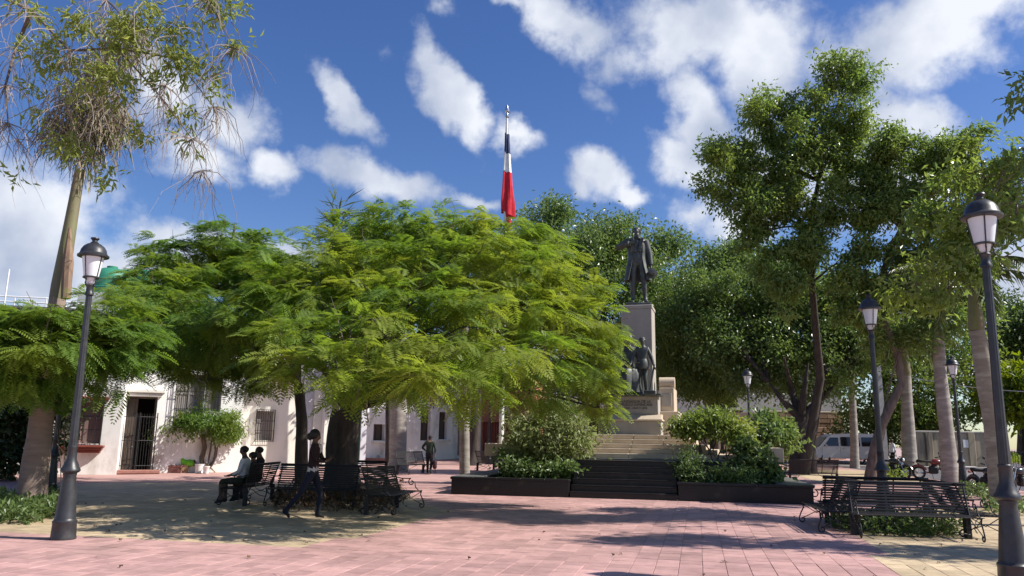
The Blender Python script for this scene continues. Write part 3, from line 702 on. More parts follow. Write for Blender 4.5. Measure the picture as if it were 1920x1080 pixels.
def blk(name, w, v0, v1, za, zb, mm, du=0, bev=.015):
    b = MB(); b.bbox((UC+du, (v0+v1)/2, (za+zb)/2), (w, v1-v0, zb-za), bev); return b.build(name, mm, m)
k = sc/math.cos(MY)*1.0
blk('base_block', 92*k, VP-.35, VP+2.6, z0-.02, zb2, M['greystone'])
blk('base_ledge', 97*k, VP-.42, VP+2.62, zb2+.002, zb2+.07, M['cream'])
lb = MB(); lb.extrude([(VP-.40, zb2+.072), (VP+2.6, zb2+.072), (VP+2.6, zb3), (VP-.10, zb3)], 'x', UC-46*k, UC+46*k); lb.build('base_slope', M['cream'], m)
blk('inscription_block', 81*k, VP-.12, VP+2.3, zb3+.002, zb4, M['greystone'])
zp = zy(567)
blk('pillar', 58*k, VP+.55, VP+1.75, zb4+.002, zp-.14, M['greystone'])
blk('pillar_cap', 60.5*k, VP+.53, VP+1.77, zp-.138, zp, M['greystone'])
for sx in (-1, 1):
    du = sx*1.02
    blk('pier_base', 44*k, VP+.55, VP+2.5, z0, zy(770), M['cream'], du)
    blk('side_pier', 27*k, VP+.85, VP+2.3, zy(770)+.002, zy(724), M['cream'], du)
    cb = MB(); rr = 11*k; cb.tube([(UC+du-14*k, VP+1.15, zy(724)+rr*.85), (UC+du+14.5*k, VP+1.15, zy(724)+rr*.85)], rr, 14); cb.build('pier_scroll', M['cream'], m, True)
    pn = MB(); pn.bbox((UC+du, VP+.84, (zy(764)+zy(731))/2), (18*k, .04, 24*k), .01); pn.build('pier_panel', M['greystone'], m)
M2 = R(-4.5); axp = Vector((UC, VP+1.15, 0)); m.rotation_euler.z = MY+M2
m.location = MO+Matrix.Rotation(MY, 3, 'Z') @ axp-Matrix.Rotation(MY+M2, 3, 'Z') @ axp
def mm2(u, v, z): return m.location+Matrix.Rotation(MY+M2, 3, 'Z') @ Vector((u, v, z))
for txt, py, size in (('FUNDADOR DE LA', 753.5, 5.2), ('REPUBLICA DOMINICANA', 759.5, 5.6), ('1838 - 1844 Y 1876', 765.2, 4.2)):
    cu = bpy.data.curves.new('t', 'FONT'); cu.body = txt; cu.size = size*k*1.25; cu.align_x = 'CENTER'; cu.extrude = .008
    to = bpy.data.objects.new('t', cu); COL.objects.link(to); dg = bpy.context.evaluated_depsgraph_get()
    me = bpy.data.meshes.new_from_object(to.evaluated_get(dg)); bpy.data.objects.remove(to)
    me.materials.clear(); me.materials.append(M['letters']); w = max(v.co.x for v in me.vertices)-min(v.co.x for v in me.vertices)
    o = link('inscription', me, m); o.location = (UC, VP-.125, zy(py+2.2)); o.rotation_euler = (R(90), 0, 0)
    o.scale.x = min(1, 60*k/w)

# ------------------------------------------------------------------ bodies
def skin_mesh(name, pts, edges, rad, mats, mfn=None, sub=2):
    me = bpy.data.meshes.new(name); me.from_pydata(pts, edges, []); o = bpy.data.objects.new(name, me); COL.objects.link(o)
    md = o.modifiers.new('s', 'SKIN'); md.use_smooth_shade = True
    if not me.skin_vertices: return None
    for sv, r in zip(me.skin_vertices[0].data, rad): sv.radius = (r, r) if not hasattr(r, '__len__') else r
    me.skin_vertices[0].data[0].use_root = True
    s = o.modifiers.new('b', 'SUBSURF'); s.levels = sub; s.render_levels = sub
    dg = bpy.context.evaluated_depsgraph_get(); nm = bpy.data.meshes.new_from_object(o.evaluated_get(dg)); bpy.data.objects.remove(o)
    nm.name = name; nm.materials.clear()
    for x in mats: nm.materials.append(x)
    if mfn:
        for p in nm.polygons: p.material_index = mfn(p.center)
    nm.shade_smooth(); return nm
def lerp(a, b, t): return tuple(a[i]+(b[i]-a[i])*t for i in range(3))
def human(name, J, mats, mfn, parent, fat=1.0, hands=None):
    """J: joints; limbs taper, five fingers on every hand"""
    pts, edges, rad = [], [], []
    def add(p, r, prev=None):
        pts.append(tuple(p)); rad.append(r); i = len(pts)-1
        if prev is not None: edges.append((prev, i))
        return i
    f = fat
    pel = add(J['pelvis'], (.135*f, .115*f)); wa = add(lerp(J['pelvis'], J['chest'], .45), (.125*f, .105*f), pel); ch = add(J['chest'], (.155*f, .12*f), wa)
    nb = add(J['neck'], .062, ch); hb = add(lerp(J['neck'], J['head'], .55), .058, nb)
    hc = add(J['head'], (.082, .095), hb); ht = add(J['crown'], (.062, .07), hc)
    nose = add(J['nose'], .018, hc)
    for s in 'lr':
        sh = add(J['sh'+s], .066*f, ch); e = add(J['el'+s], .046*f, sh); um = add(lerp(J['el'+s], J['wr'+s], .35), .044*f, e); w = add(J['wr'+s], .029, um)
        pal = add(J['ha'+s], (.036, .022), w)
        d = Vector(J['ha'+s])-Vector(J['wr'+s]); d.normalize(); side = d.cross(Vector(J.get('pn'+s, (0, 0, 1)))).normalized(); nn = side.cross(d)
        if hands != 'coarse':
            for k, (o, L) in enumerate(((-.027, .068), (-.009, .08), (.009, .075), (.026, .058))):
                b0 = Vector(J['ha'+s])+side*o+d*.03; q = add(b0, .0095, pal); q = add(b0+d*L*.5+nn*.008, .009, q); add(b0+d*L*.85+nn*.03, .007, q)
            q = add(Vector(J['ha'+s])-side*.035+d*.005, .011, pal); add(Vector(J['ha'+s])-side*.058+d*.04, .009, q)
        h = add(J['hip'+s], .10*f, pel); th = add(lerp(J['hip'+s], J['kn'+s], .45), .083*f, h); kk = add(J['kn'+s], .058*f, th); cf = add(lerp(J['kn'+s], J['an'+s], .35), .058*f, kk); an = add(J['an'+s], .038, cf)
        hl = add(J['he'+s], .034, an); add(J['to'+s], (.036, .024), an)
    me = skin_mesh(name, pts, edges, rad, mats, mfn)
    return link(name, me, parent)
def standing(h=1.75):
    """an upright figure facing -y"""
    k = h/1.75; J = dict(pelvis=(0, 0, .95), chest=(0, -.01, 1.30), neck=(0, 0, 1.48), head=(0, -.02, 1.62), crown=(0, -.01, 1.69), nose=(0, -.115, 1.60))
    for s, g in (('l', 1), ('r', -1)):
        J.update({'sh'+s: (.17*g, 0, 1.40), 'el'+s: (.23*g, .02, 1.12), 'wr'+s: (.25*g, -.05, .88), 'ha'+s: (.25*g, -.07, .80), 'hip'+s: (.085*g, 0, .90), 'kn'+s: (.10*g, -.02, .50),
                  'an'+s: (.11*g, .02, .09), 'he'+s: (.11*g, .06, .045), 'to'+s: (.12*g, -.13, .035), 'pn'+s: (g, 0, 0)})
    return {a: tuple(c*k for c in v) if a[:2] != 'pn' else v for a, v in J.items()}

# ------------------------------------------------------------------ statue on the pillar
su, svv = UC, VP+1.15
ST = thing('bronze_statue', 'dark bronze statue of a man in a long frock coat on top of the pillar', 'statue', mw(su, svv, zp), MY+R(4))
HS = at(1195, 417, dV+.6).z-zp-.12; k_ = HS/1.75
J = standing(HS)
J.update({'elr': tuple(k_*c for c in (-.40, -.02, 1.27)), 'wrr': tuple(k_*c for c in (-.17, -.17, 1.32)), 'har': tuple(k_*c for c in (-.08, -.19, 1.33)), 'pnr': (0, -1, 0),
          'ell': tuple(k_*c for c in (.26, .0, 1.12)), 'wrl': tuple(k_*c for c in (.285, -.04, .86)), 'hal': tuple(k_*c for c in (.29, -.06, .79)),
          'knl': tuple(k_*c for c in (.13, -.05, .5)), 'anl': tuple(k_*c for c in (.16, -.02, .09)), 'hel': tuple(k_*c for c in (.16, .02, .045)), 'tol': tuple(k_*c for c in (.19, -.17, .035)),
          'nose': tuple(k_*c for c in (-.01, -.115, 1.60))})
def human_scaled(name, J, kk, mats, mfn, parent, fat):
    Jn = {a: tuple(c/kk for c in v) if a[:2] != 'pn' else v for a, v in J.items()}
    o = human(name, Jn, mats, mfn, parent, fat); o.data.transform(Matrix.Scale(kk, 4)); return o
bd = human_scaled('body', J, k_, [M['bronze']], None, ST, 1.12); bd.location.z = .12
# frock coat: an open-fronted shell that follows the trunk and flares to the knees
def coat(parent, kk, mat_, zoff):
    prof = [(1.47, .10, .075, .25), (1.42, .215, .10, .45), (1.30, .225, .135, .55), (1.15, .205, .135, .6), (1.02, .20, .135, .55), (.85, .235, .165, .6), (.68, .265, .19, .7), (.52, .29, .215, .78)]
    n = 22; V = []; Fq = []
    for lay in (0, 1):
        for (z, rx, ry, op) in prof:
            for i in range(n):
                a = -math.pi/2+op+(2*math.pi-2*op)*i/(n-1); fold = 1+.05*math.sin(i*2.4)*max(0, (1.1-z))*1.4
                q = 1-lay*.07; V.append((rx*math.cos(a)*fold*q*kk, (ry*math.sin(a)*fold*q+.0)*kk, (z+.0)*kk+zoff))
    m_ = len(prof)
    for lay in (0, 1):
        for r_ in range(m_-1):
            for i in range(n-1):
                a = lay*m_*n+r_*n+i; Fq.append((a, a+1, a+n+1, a+n))
    for r_ in range(m_-1):
        for i in (0, n-1): Fq.append((r_*n+i, (r_+1)*n+i, m_*n+(r_+1)*n+i, m_*n+r_*n+i))
    for i in range(n-1): Fq.append(((m_-1)*n+i, (m_-1)*n+i+1, m_*n+(m_-1)*n+i+1, m_*n+(m_-1)*n+i))
    b = MB(); b.add(V, Fq); return b.build('coat', mat_, parent, True)
coat(ST, k_, M['bronze'], .12)
for g, nm in ((1, 'l'), (-1, 'r')):                 # sleeves and lapels
    b = MB(); b.tube([Vector(J['sh'+nm])+Vector((0, 0, .12)), Vector(J['el'+nm])+Vector((0, 0, .12)), Vector(J['wr'+nm])+Vector((0, 0, .12))], [.095*k_, .072*k_, .055*k_], 12); b.build('sleeve', M['bronze'], ST, True)
    b = MB(); b.bbox((.075*g*k_, -.125*k_, 1.30*k_+.12), (.07*k_, .03*k_, .32*k_), .01, Matrix.Rotation(R(14*g), 3, 'Y')); b.build('lapel', M['bronze'], ST)
b = MB(); b.ell((0, .005*k_, 1.655*k_+.12), (.09*k_, .10*k_, .075*k_), 14, 10, None, .05); b.build('hair', M['bronze'], ST, True)
b = MB(); b.ell((0, -.07*k_, 1.525*k_+.12), (.05*k_, .045*k_, .065*k_), 12, 8, None, .06); b.build('beard', M['bronze'], ST, True)
b = MB(); b.ell((.035*k_, -.08*k_, 1.455*k_+.12), (.045*k_, .02*k_, .022*k_), 8, 6); b.ell((-.035*k_, -.08*k_, 1.455*k_+.12), (.045*k_, .02*k_, .022*k_), 8, 6); b.build('bow_tie', M['bronze'], ST, True)
for s_ in (-1, 1):
    b = MB(); b.ell((.086*s_*k_, -.01*k_, 1.60*k_+.12), (.014*k_, .025*k_, .035*k_), 8, 6); b.build('ear', M['bronze'], ST, True)
b = MB(); b.lathe([(.115, 0), (.12, .02), (.075, .025), (.07, .16), (.0, .165)], 16); b.v = [tuple(Matrix.Rotation(R(80), 3, 'X') @ Vector(p)*k_+Vector((.30*k_, -.09*k_, .66*k_+.12))) for p in b.v]; b.build('hat', M['bronze'], ST, True)
b = MB(); b.bbox((0, 0, .06), (49*k, .95, .12), .02); b.build('plinth', M['bronze'], ST)

# seated woman and youth with a hammer on the ledge of the pillar
GR = thing('bronze_group', 'dark bronze group of seated woman and youth with a hammer at the pillar foot', 'statue', mm2(UC-.12, VP+.25, zb4), MY+M2)
gk = 1.58
JW = dict(pelvis=(-.12, .10, .62), chest=(-.12, .08, .98), neck=(-.11, .06, 1.17), head=(-.10, .03, 1.31), crown=(-.10, .04, 1.38), nose=(-.10, -.065, 1.29),
          shl=(.05, .08, 1.08), ell=(.14, .0, .86), wrl=(.16, -.16, .76), hal=(.16, -.23, .74), shr=(-.29, .08, 1.08), elr=(-.42, -.02, .88), wrr=(-.40, -.22, .70), har=(-.39, -.29, .67),
          hipl=(-.03, .06, .58), knl=(.03, -.32, .60), anl=(.02, -.34, .15), hel=(.02, -.29, .1), tol=(.02, -.46, .09), hipr=(-.21, .06, .58), knr=(-.28, -.32, .58), anr=(-.28, -.36, .12), her=(-.28, -.3, .07), tor=(-.29, -.48, .06), pnl=(0, 0, 1), pnr=(0, 0, 1))
o = human('seated_woman', JW, [M['bronze']], None, GR, 1.05); o.data.transform(Matrix.Scale(gk, 4))
b = MB(); b.ell((-.10, .05, 1.36), (.10, .10, .09), 14, 8, None, .12); b.ell((-.10, .12, 1.28), (.07, .07, .09), 10, 8, None, .1); b.v = [tuple(c*gk for c in p) for p in b.v]; b.build('wreath_hair', M['bronze'], GR, True)
V = []; n = 26; rows = [(.64, .26, .20, -.06), (.60, .29, .27, -.14), (.50, .30, .30, -.17), (.30, .29, .27, -.19), (.08, .31, .28, -.20)]
for (z, rx, ry, cy) in rows:
    for i in range(n):
        a = 2*math.pi*i/n; w = 1+.17*math.sin(i*1.93)*(1.1-z); V.append(((-.12+rx*math.cos(a)*w)*gk, (cy+ry*math.sin(a)*w)*gk, z*gk))
b = MB(); b.add(V, [(r_*n+i, r_*n+(i+1) % n, (r_+1)*n+(i+1) % n, (r_+1)*n+i) for r_ in range(4) for i in range(n)]); b.build('draped_skirt', M['bronze'], GR, True)
b = MB(); b.bbox((-.12*gk, .16*gk, .28*gk), (.72*gk, .36*gk, .54*gk), .03); b.build('seat_block', M['bronze'], GR)
JY = standing(1.32); off = (.24, -.14, .02)
JY = {a: (v if a[:2] == 'pn' else (v[0]*.95+off[0], v[1]+off[1], v[2]+off[2])) for a, v in JY.items()}
JY.update(ell=(.46, -.14, .82), wrl=(.50, -.26, .70), hal=(.51, -.29, .66), elr=(.02, -.16, .90), wrr=(.0, -.24, .76), har=(-.02, -.26, .70), knl=(.30, -.24, .40), knr=(.14, -.18, .38))
o = human('youth', JY, [M['bronze']], None, GR, .88); o.data.transform(Matrix.Scale(gk, 4))
b = MB(); b.ell((.24, -.14, 1.30), (.075, .085, .05), 12, 8); b.lathe([(.078, 0), (.085, .012), (.078, .025)], 14, (.24, -.14, 1.26)); b.v = [tuple(c*gk for c in p) for p in b.v]; b.build('cap', M['bronze'], GR, True)
b = MB(); b.lathe([(.155, .0), (.17, .04), (.135, .19), (.12, .24)], 18, (.24, -.14, .60), flute=.06); b.v = [tuple(c*gk for c in p) for p in b.v]; b.build('loincloth', M['bronze'], GR, True)
b = MB(); b.tube([(.52*gk, -.32*gk, .70*gk), (.42*gk, -.42*gk, .08*gk)], .02*gk, 8); h_ = b.build('hammer_handle', M['bronze'], GR, True)
b = MB(); b.bbox((.42*gk, -.42*gk, .06*gk), (.26*gk, .11*gk, .11*gk), .02); b.build('hammer_head', M['bronze'], h_)
b = MB(); b.bbox((0.1, -.25, .03), (1.9, .9, .06), .01); b.build('plinth', M['bronze'], GR)

# ------------------------------------------------------------------ flag pole
fp0 = ground(939, 868); fpY = mw(mloc(at(939, 860, 27.5))[0], 4.0).y
fx = at(939, 870, fpY); ftop = at(948, 207, fpY)
FP = thing('flagpole', 'tall white flagpole with silver spear tip rising from the left planter', 'flagpole', (fx.x, fpY, .37))
hh = ftop.z-.37
b = MB(); b.lathe([(.16, 0), (.16, .12), (.085, .14), (.075, hh*.5), (.045, hh-.3), (.0, hh-.28)], 14); b.build('pole', M['pole_white'], FP, True)
b = MB(); b.lathe([(.05, hh-.32), (.08, hh-.28), (.05, hh-.24), (.03, hh-.1), (.09, hh-.06), (.10, hh-.02), (.0, hh+.30)], 10); b.build('spear_tip', M['chrome'], FP, True)
b = MB()
b.tube([(.085, -.01, .9), (.07, -.01, hh-.5)], .008, 5); b.build('halyard', M['pole_white'], FP)
FL = thing('national_flag', 'blue, white and red flag hanging limp and furled down the flagpole', 'flag', (fx.x, fpY, at(948, 252, fpY).z))
zt0 = 0; zb_ = at(952, 402, fpY).z-FL.location.z
def flag_panel(name, t0, t1, mm, x0=.0, x1=1.0):
    """a furled strip: a pleated sleeve of cloth around the pole, from t0 to t1 down its hang"""
    n = 40; mrow = 14; V = []; Fq = []
    for j in range(mrow):
        t = t0+(t1-t0)*j/(mrow-1); wdt = .075+.165*min(1, t*1.15)**1.4
        for i in range(n):
            a = 2*math.pi*i/n; pl = 1+.22*math.sin(5*a+2*t)+.1*math.sin(9*a-3*t)
            shift = .02+.07*t
            V.append((shift+wdt*math.cos(a)*pl*.98, wdt*.75*math.sin(a)*pl, zb_*(t)+(-.16*math.cos(a)-.05*math.sin(3*a) if 0 < j else 0)*(1 if t1 < .99 or True else 0)*(.9 if j == mrow-1 or j else 0)))
    for j in range(mrow-1):
        for i in range(n): Fq.append((j*n+i, j*n+(i+1) % n, (j+1)*n+(i+1) % n, (j+1)*n+i))
    b = MB(); b.add(V, Fq); return b.build(name, mm, FL, True)
flag_panel('blue_band', 0.0, .27, M['flag_blue']); flag_panel('white_band', .25, .50, M['flag_white']); flag_panel('red_band', .485, 1.0, M['flag_red'])
b = MB(); b.tube([(.1, 0, zb_*.98), (.14, .02, zb_*1.10), (.12, 0, zb_*1.32)], [.12, .09, .04], 10); b.build('flag_tail', M['flag_red'], FL, True)

# ------------------------------------------------------------------ street lamps
def make_lamp(label, h=4.75):
    k = h/4.56
    t = thing('street_lamp', label, 'street lamp', group='black lantern street lamps on the square')
    S = lambda P: [(r*k, z*k) for r, z in P]
    b = MB(); b.lathe(S([(.172, 0), (.176, .02), (.168, .05), (.16, .225), (.166, .235), (.166, .26), (.15, .275), (.142, .30), (.125, .52), (.10, .80), (.088, .90), (.094, .92), (.094, .94)]), 28); b.build('base', M['lamp_iron'], t, True)
    b = MB(); b.lathe(S([(.094, .94), (.12, .955), (.138, .975), (.136, 1.0), (.115, 1.03), (.095, 1.08), (.07, 1.14), (.066, 1.30), (.072, 1.31), (.072, 1.33), (.062, 1.34)]), 28, flute=.05); b.build('base_bulb', M['lamp_iron'], t, True)
    b = MB(); b.lathe(S([(.060, 1.34), (.052, 2.4), (.045, 3.62)]), 24, flute=.07); b.build('pole', M['lamp_iron'], t, True)
    b = MB(); b.lathe(S([(.045, 3.62), (.064, 3.63), (.064, 3.66), (.052, 3.68), (.052, 3.76), (.066, 3.78), (.05, 3.80)]), 20); b.build('collar', M['lamp_iron'], t, True)
    la = MB(); la.lathe(S([(.03, 3.80), (.055, 3.83), (.075, 3.90)]), 16); ln = la.build('lamp_cup', M['glass_white'], t, True)
    b = MB(); b.lathe(S([(.105, 3.91), (.158, 4.235)]), 24); b.build('lantern_glass', M['glass_white'], t, True)
    for q in range(4):
        a = math.pi/4*1.25+q*math.pi/2; c, s = math.cos(a), math.sin(a)
        b = MB(); b.tube([(c*.108*k, s*.108*k, 3.905*k), (c*.162*k, s*.162*k, 4.24*k)], .0085*k, 6); b.build('lantern_bar', M['lamp_iron'], t)
        b = MB(); b.tube([(c*r_*k, s*r_*k, z*k) for r_, z in ((.045, 3.79), (.085, 3.80), (.10, 3.84), (.085, 3.87), (.105, 3.905), (.118, 3.905))], .009*k, 6); b.build('bracket', M['lamp_iron'], t)
    b = MB(); b.lathe(S([(.102, 3.90), (.118, 3.90), (.120, 3.915), (.112, 3.922), (.102, 3.922)]), 24); b.build('lantern_ring', M['lamp_iron'], t, True)
    b = MB(); b.lathe(S([(.15, 4.225), (.19, 4.225), (.225, 4.235), (.228, 4.26), (.205, 4.275), (.192, 4.30), (.18, 4.35), (.15, 4.40), (.10, 4.44), (.06, 4.455)]), 28); cp = b.build('cap', M['lamp_iron'], t, True)
    b = MB(); b.lathe(S([(.058, 4.455), (.062, 4.465), (.04, 4.48), (.038, 4.50), (.064, 4.53), (.058, 4.545), (.0, 4.55)]), 16); b.build('finial', M['lamp_iron'], cp, True)
    return t
pL = ground(118, 1011); L1 = make_lamp('black street lamp on the pink paving at the left, standing clear of the trees'); L1.location = pL; L1.rotation_euler = (0, R(-.8), R(20))
pR = ground(1905, 1105); L2 = dup(L1, pR, R(10), 'largest and nearest black street lamp, at the right edge of the picture'); L2.rotation_euler = (0, R(.9), R(12))
lam = [((1660, 976), 552, 'black street lamp behind the crooked trunk of the tall tree'), ((1808, 923), 668, 'black street lamp by the parked motorcycles, between two palm trunks'),
       ((92, 928), None, 'black street lamp behind the brown palm trunk, its lantern lost in the leaves')]
for (gp, top, lab) in lam:
    p = ground(*gp); s = 1.0
    if top: s = max(.7, min(1.2, (at(gp[0]-4, top, p.y).z-p.z)/4.75))
    dup(L1, p, R(35), lab, s)
for (px, Y, top, lab) in ((1409, 31.4, 690, 'black street lamp behind the clipped bush right of the monument'), (916, 44, None, 'thin black street lamp in front of the terracotta house')):
    p = foot(px, Y); dup(L1, p, R(5), lab, (at(px, top, Y).z-p.z)/4.75 if top else 1.05)

# ------------------------------------------------------------------ benches
def make_bench(label):
    t = thing('iron_bench', label, 'bench', group='black wrought-iron slat benches'); Wd = 2.05; hw = Wd/2
    slat = MB(); slat.bbox((0, 0, 0), (Wd, .034, .012), .003); sm = slat.mesh('slat', M['iron'])
    for i in range(11):
        f = i/10; o = link('slat', sm, t); o.location = (0, .20+.15*f, .41+.50*f); o.rotation_euler = (R(90-17), 0, 0)
    for i in range(9):
        f = i/8; o = link('slat', sm, t); o.location = (0, -.34+.50*f, .405-.02*math.sin(math.pi*f)); 
    top = MB(); top.tube([(-hw, .365, .94), (hw, .365, .94)], .02, 8); top.build('top_rail', M['iron'], t, True)
    def spiral(c, r0, r1, a0, a1, n=14):
        return [(c[0], c[1]+(r0+(r1-r0)*i/n)*math.cos(a0+(a1-a0)*i/n), c[2]+(r0+(r1-r0)*i/n)*math.sin(a0+(a1-a0)*i/n)) for i in range(n+1)]
    for x in (-hw+.05, hw-.05):
        b = MB()
        b.tube([(x, .17, .38), (x, .24, .55), (x, .37, .95)], .016, 8); b.tube([(x, -.36, .39), (x, .19, .39)], .016, 8); b.build('side_frame', M['iron'], t, True)
        b = MB(); b.tube([(x, -.35, .39), (x, -.33, .31), (x, -.38, .22), (x, -.42, .12)]+spiral((x, -.36, .075), .065, .02, math.pi*.95, math.pi*2.9), .013, 7); b.build('front_leg', M['iron'], t, True)
        b = MB(); b.tube([(x, .17, .39), (x, .16, .28), (x, .26, .17)]+spiral((x, .30, .075), .07, .02, math.pi*.55, -math.pi*1.3), .013, 7); b.build('rear_leg', M['iron'], t, True)
        b = MB(); b.tube([(x, .29, .70), (x, .15, .67), (x, -.02, .67)]+spiral((x, -.10, .59), .085, .025, math.pi*.45, -math.pi*1.6), .012, 7); b.tube([(x, -.18, .58), (x, -.20, .48), (x, -.28, .40)], .011, 6); b.build('arm', M['iron'], t, True)
        b = MB(); b.tube([(x, -.33, .37), (x, -.08, .21), (x, .18, .37)], .009, 6); b.tube([(x, -.36, .10), (x, -.08, .24), (x, .27, .12)], .009, 6); b.build('brace', M['iron'], t, True)
        b = MB(); b.bbox((x*.985, .235, .2), (.085, .085, .40), .006); b.build('post', M['iron'], t)
    for x in (-.36, .36):
        b = MB(); b.box((x, .278, .665), (.03, .012, .58), Matrix.Rotation(R(-16.8), 3, 'X')); b.box((x, -.09, .388), (.03, .52, .012)); b.build('strap', M['iron'], t)
        b = MB(); b.tube([(x, -.30, .385), (x*1.35, -.1, .26), (x*1.9, 0.0, .13), (x*2.55, .05, .09)], .009, 6); b.build('stretcher', M['iron'], t)
    return t
def face(n): return math.atan2(n[0], -n[1])     # bench front is local -y
B1 = make_bench('black slat bench facing us right of the steps, the nearest of all the benches')
a_, b_ = ground(1588, 1008), ground(1812, 1016); cR = (a_+b_)/2; dR = (b_-a_).normalized(); nR = Vector((dR.y, -dR.x, 0))
c0 = cR - nR*.24 + dR*.22; B1.location = c0; B1.rotation_euler.z = math.atan2(dR.y, dR.x)
rz = B1.rotation_euler.z; gc = c0-nR*1.3       # centre of the ring of four
ring = [B1]
ring.append(dup(B1, gc-dR*1.12, rz-R(90), 'black slat bench seen from its end facing left, beside the nearest bench'))
ring.append(dup(B1, gc+dR*1.2, rz+R(90), 'black slat bench facing right at the right end of the nearest bench'))
ring.append(dup(B1, gc-nR*1.4, rz+R(180), 'black slat bench seen from behind through the slats of the nearest bench'))
def place_bench(near, far, n_sign, label):
    a, b = ground(*near), ground(*far); c = (a+b)/2; d = (b-a).normalized(); n = Vector((d.y, -d.x, 0))*n_sign; c -= n*.36
    return dup(B1, (c.x, c.y, 0), face(n), label), c, d, n
K3 = place_bench((735, 968), (791, 953), 1, 'empty black bench facing right at the right of the flamboyant tree trunk')
K1 = place_bench((396, 951), (478, 934), -1, 'black bench that the man in the grey shirt is sitting on')
p = at(583, 960, 18.6); K2 = dup(B1, (p.x, 18.6, 0), R(-12), 'black bench facing us in the shade behind the striding person')
p = at(668, 930, 22.6); dup(B1, (p.x, 23.2, 0), R(160), 'black bench facing away behind the thick tree trunk')
p = ground(778, 889); dup(B1, (p.x, p.y, p.z), R(62), 'black bench beside the walking man near the pale palm trunk')
p = ground(918, 886); dup(B1, (p.x, p.y+.6, p.z), R(115), 'black bench seen from its end near the foot of the flagpole')
p = ground(1522, 906); dup(B1, (p.x, p.y, p.z), R(180), 'black bench facing away in the shade of the many-stemmed tree')
# ------------------------------------------------------------------ trees
def trunk_tube(parent, base, pts, rad, m, n=14, name='trunk', flare=None):
    """pts in world space"""
    b = MB(); base = Vector(base); P = []; Q = []
    for i in range(len(pts)-1):
        for t in (0, .34, .67): P.append(Vector(pts[i]).lerp(Vector(pts[i+1]), t)-base); Q.append(rad[i]+(rad[i+1]-rad[i])*t)
    P.append(Vector(pts[-1])-base); Q.append(rad[-1])
    for i in range(1, len(P)-1): Q[i] *= random.uniform(.95, 1.05)
    b.tube(P, Q, n); return b.build(name, m, parent, True)
def flamboyant(label, base, trunk_pts, trunk_r, lobes, ntips, m, fl=.62, per=7, limb_r=.11, cut=None, trunk_m='darkbark', flat=.35):
    t = thing('flamboyant_tree', label, 'tree', base)
    trunk_tube(t, base, trunk_pts, trunk_r, M[trunk_m])
    C, O, idx = sample_lobes(lobes, ntips, .35)
    # boughs are layered: tips settle into loose tiers
    C[:, 2] = C[:, 2]*.4+.6*(np.round(C[:, 2]/.62+.25*np.sin(C[:, 0]*.8))*.62)+rng.normal(size=len(C))*.05
    if cut is not None: C, O = C[cut(C)], O[cut(C)]
    bare = []
    n = len(C)*per; ang = rng.random(n)*2*np.pi
    out = np.repeat(unit(O*np.array([1, 1, .2])), per, 0)
    D = unit(np.stack([np.cos(ang), np.sin(ang), .18*rng.normal(size=n)-.05], 1)*.9+out*.75)
    P = np.repeat(C, per, 0)+rng.normal(size=(n, 3))*np.array([.12, .12, .05])
    Nn = unit(np.array([0, 0, 1])+.25*rng.normal(size=(n, 3)))
    V, q = frond_geo(P, D, Nn, fl*(.45+.8*rng.random(n)), 12, .29, .34)
    npmesh('crown', V-np.array(base), q, m, t)
    add_limbs(t, base, trunk_pts[-1], [l for l in lobes], C, M[trunk_m], limb_r, 7, .10, .016)
    for j in rng.choice(len(C), min(len(C)//9, 170), replace=False):        # bare and half-bare twigs that show between the sprays
        c = Vector(C[j])-Vector(base); o = Vector(O[j])
        if o.z < .05: continue
        bare.append(([c-o*.5+Vector((0, 0, -.06)), c-o*.35+Vector((random.uniform(-.2, .2), random.uniform(-.2, .2), .0)), c+o*.12+Vector((0, 0, .08)), c+o*.38+Vector((random.uniform(-.2, .2), 0, .06))], [.012, .011, .008, .004]))
    b = MB()
    for p, r in bare: b.tube(p, r, 4, False)
    o = b.build('twig', M['bark'], t); o['kind'] = 'stuff'
    return t
Yt = 22.0
tb = ground(640, 931)
fork = at(650, 770, Yt)
main_lobes = px_lobes([(690, 452, 22.5, 110, 30, 2.0), (760, 426, 22.5, 120, 26, 2.2), (850, 438, 22, 120, 30, 2.2), (945, 450, 22, 90, 30, 2), (1020, 464, 22.5, 52, 32, 1.5),
    (610, 505, 21, 130, 36, 2.4), (720, 500, 20, 140, 40, 2.4), (860, 500, 19.5, 150, 42, 2.4), (980, 520, 19.5, 110, 42, 2.2), (1060, 556, 20.2, 76, 42, 2.0),
    (640, 566, 17.6, 140, 38, 1.9), (780, 566, 16.8, 150, 40, 1.9), (920, 586, 16.6, 150, 42, 1.9), (1050, 616, 18.6, 100, 44, 2.0), (1106, 640, 19.6, 56, 46, 1.5),
    (590, 630, 15.6, 120, 34, 1.5), (730, 634, 14.2, 140, 34, 1.5), (880, 652, 14.2, 140, 36, 1.5), (1010, 680, 16.6, 110, 38, 1.6), (1104, 705, 19.2, 52, 38, 1.2),
    (630, 690, 13.6, 100, 26, 1.1), (790, 694, 13.2, 100, 24, 1.1), (535, 680, 16.6, 70, 28, 1.2), (690, 735, 14.0, 56, 22, .8), (1000, 735, 17.4, 66, 22, 1.0), (1124, 766, 19.2, 36, 20, .8), (880, 715, 14.6, 56, 20, .8), (500, 600, 18.5, 100, 40, 1.7),
    (560, 556, 19, 110, 36, 1.8), (760, 470, 25, 150, 36, 2.4), (900, 520, 25.5, 140, 44, 2.4), (640, 560, 25, 120, 44, 2.4), (700, 600, 14, 60, 16, .8)])
flamboyant('spreading flamboyant tree with thick dark trunk and feathery yellow-green crown, mid picture', tb,
    [tb+Vector((0, 0, -.1)), tb+Vector((0, 0, .15)), at(640, 880, Yt), at(642, 820, Yt), fork], [.78, .58, .47, .43, .40], main_lobes, 1650, M['flam'], .55, 9, .15)
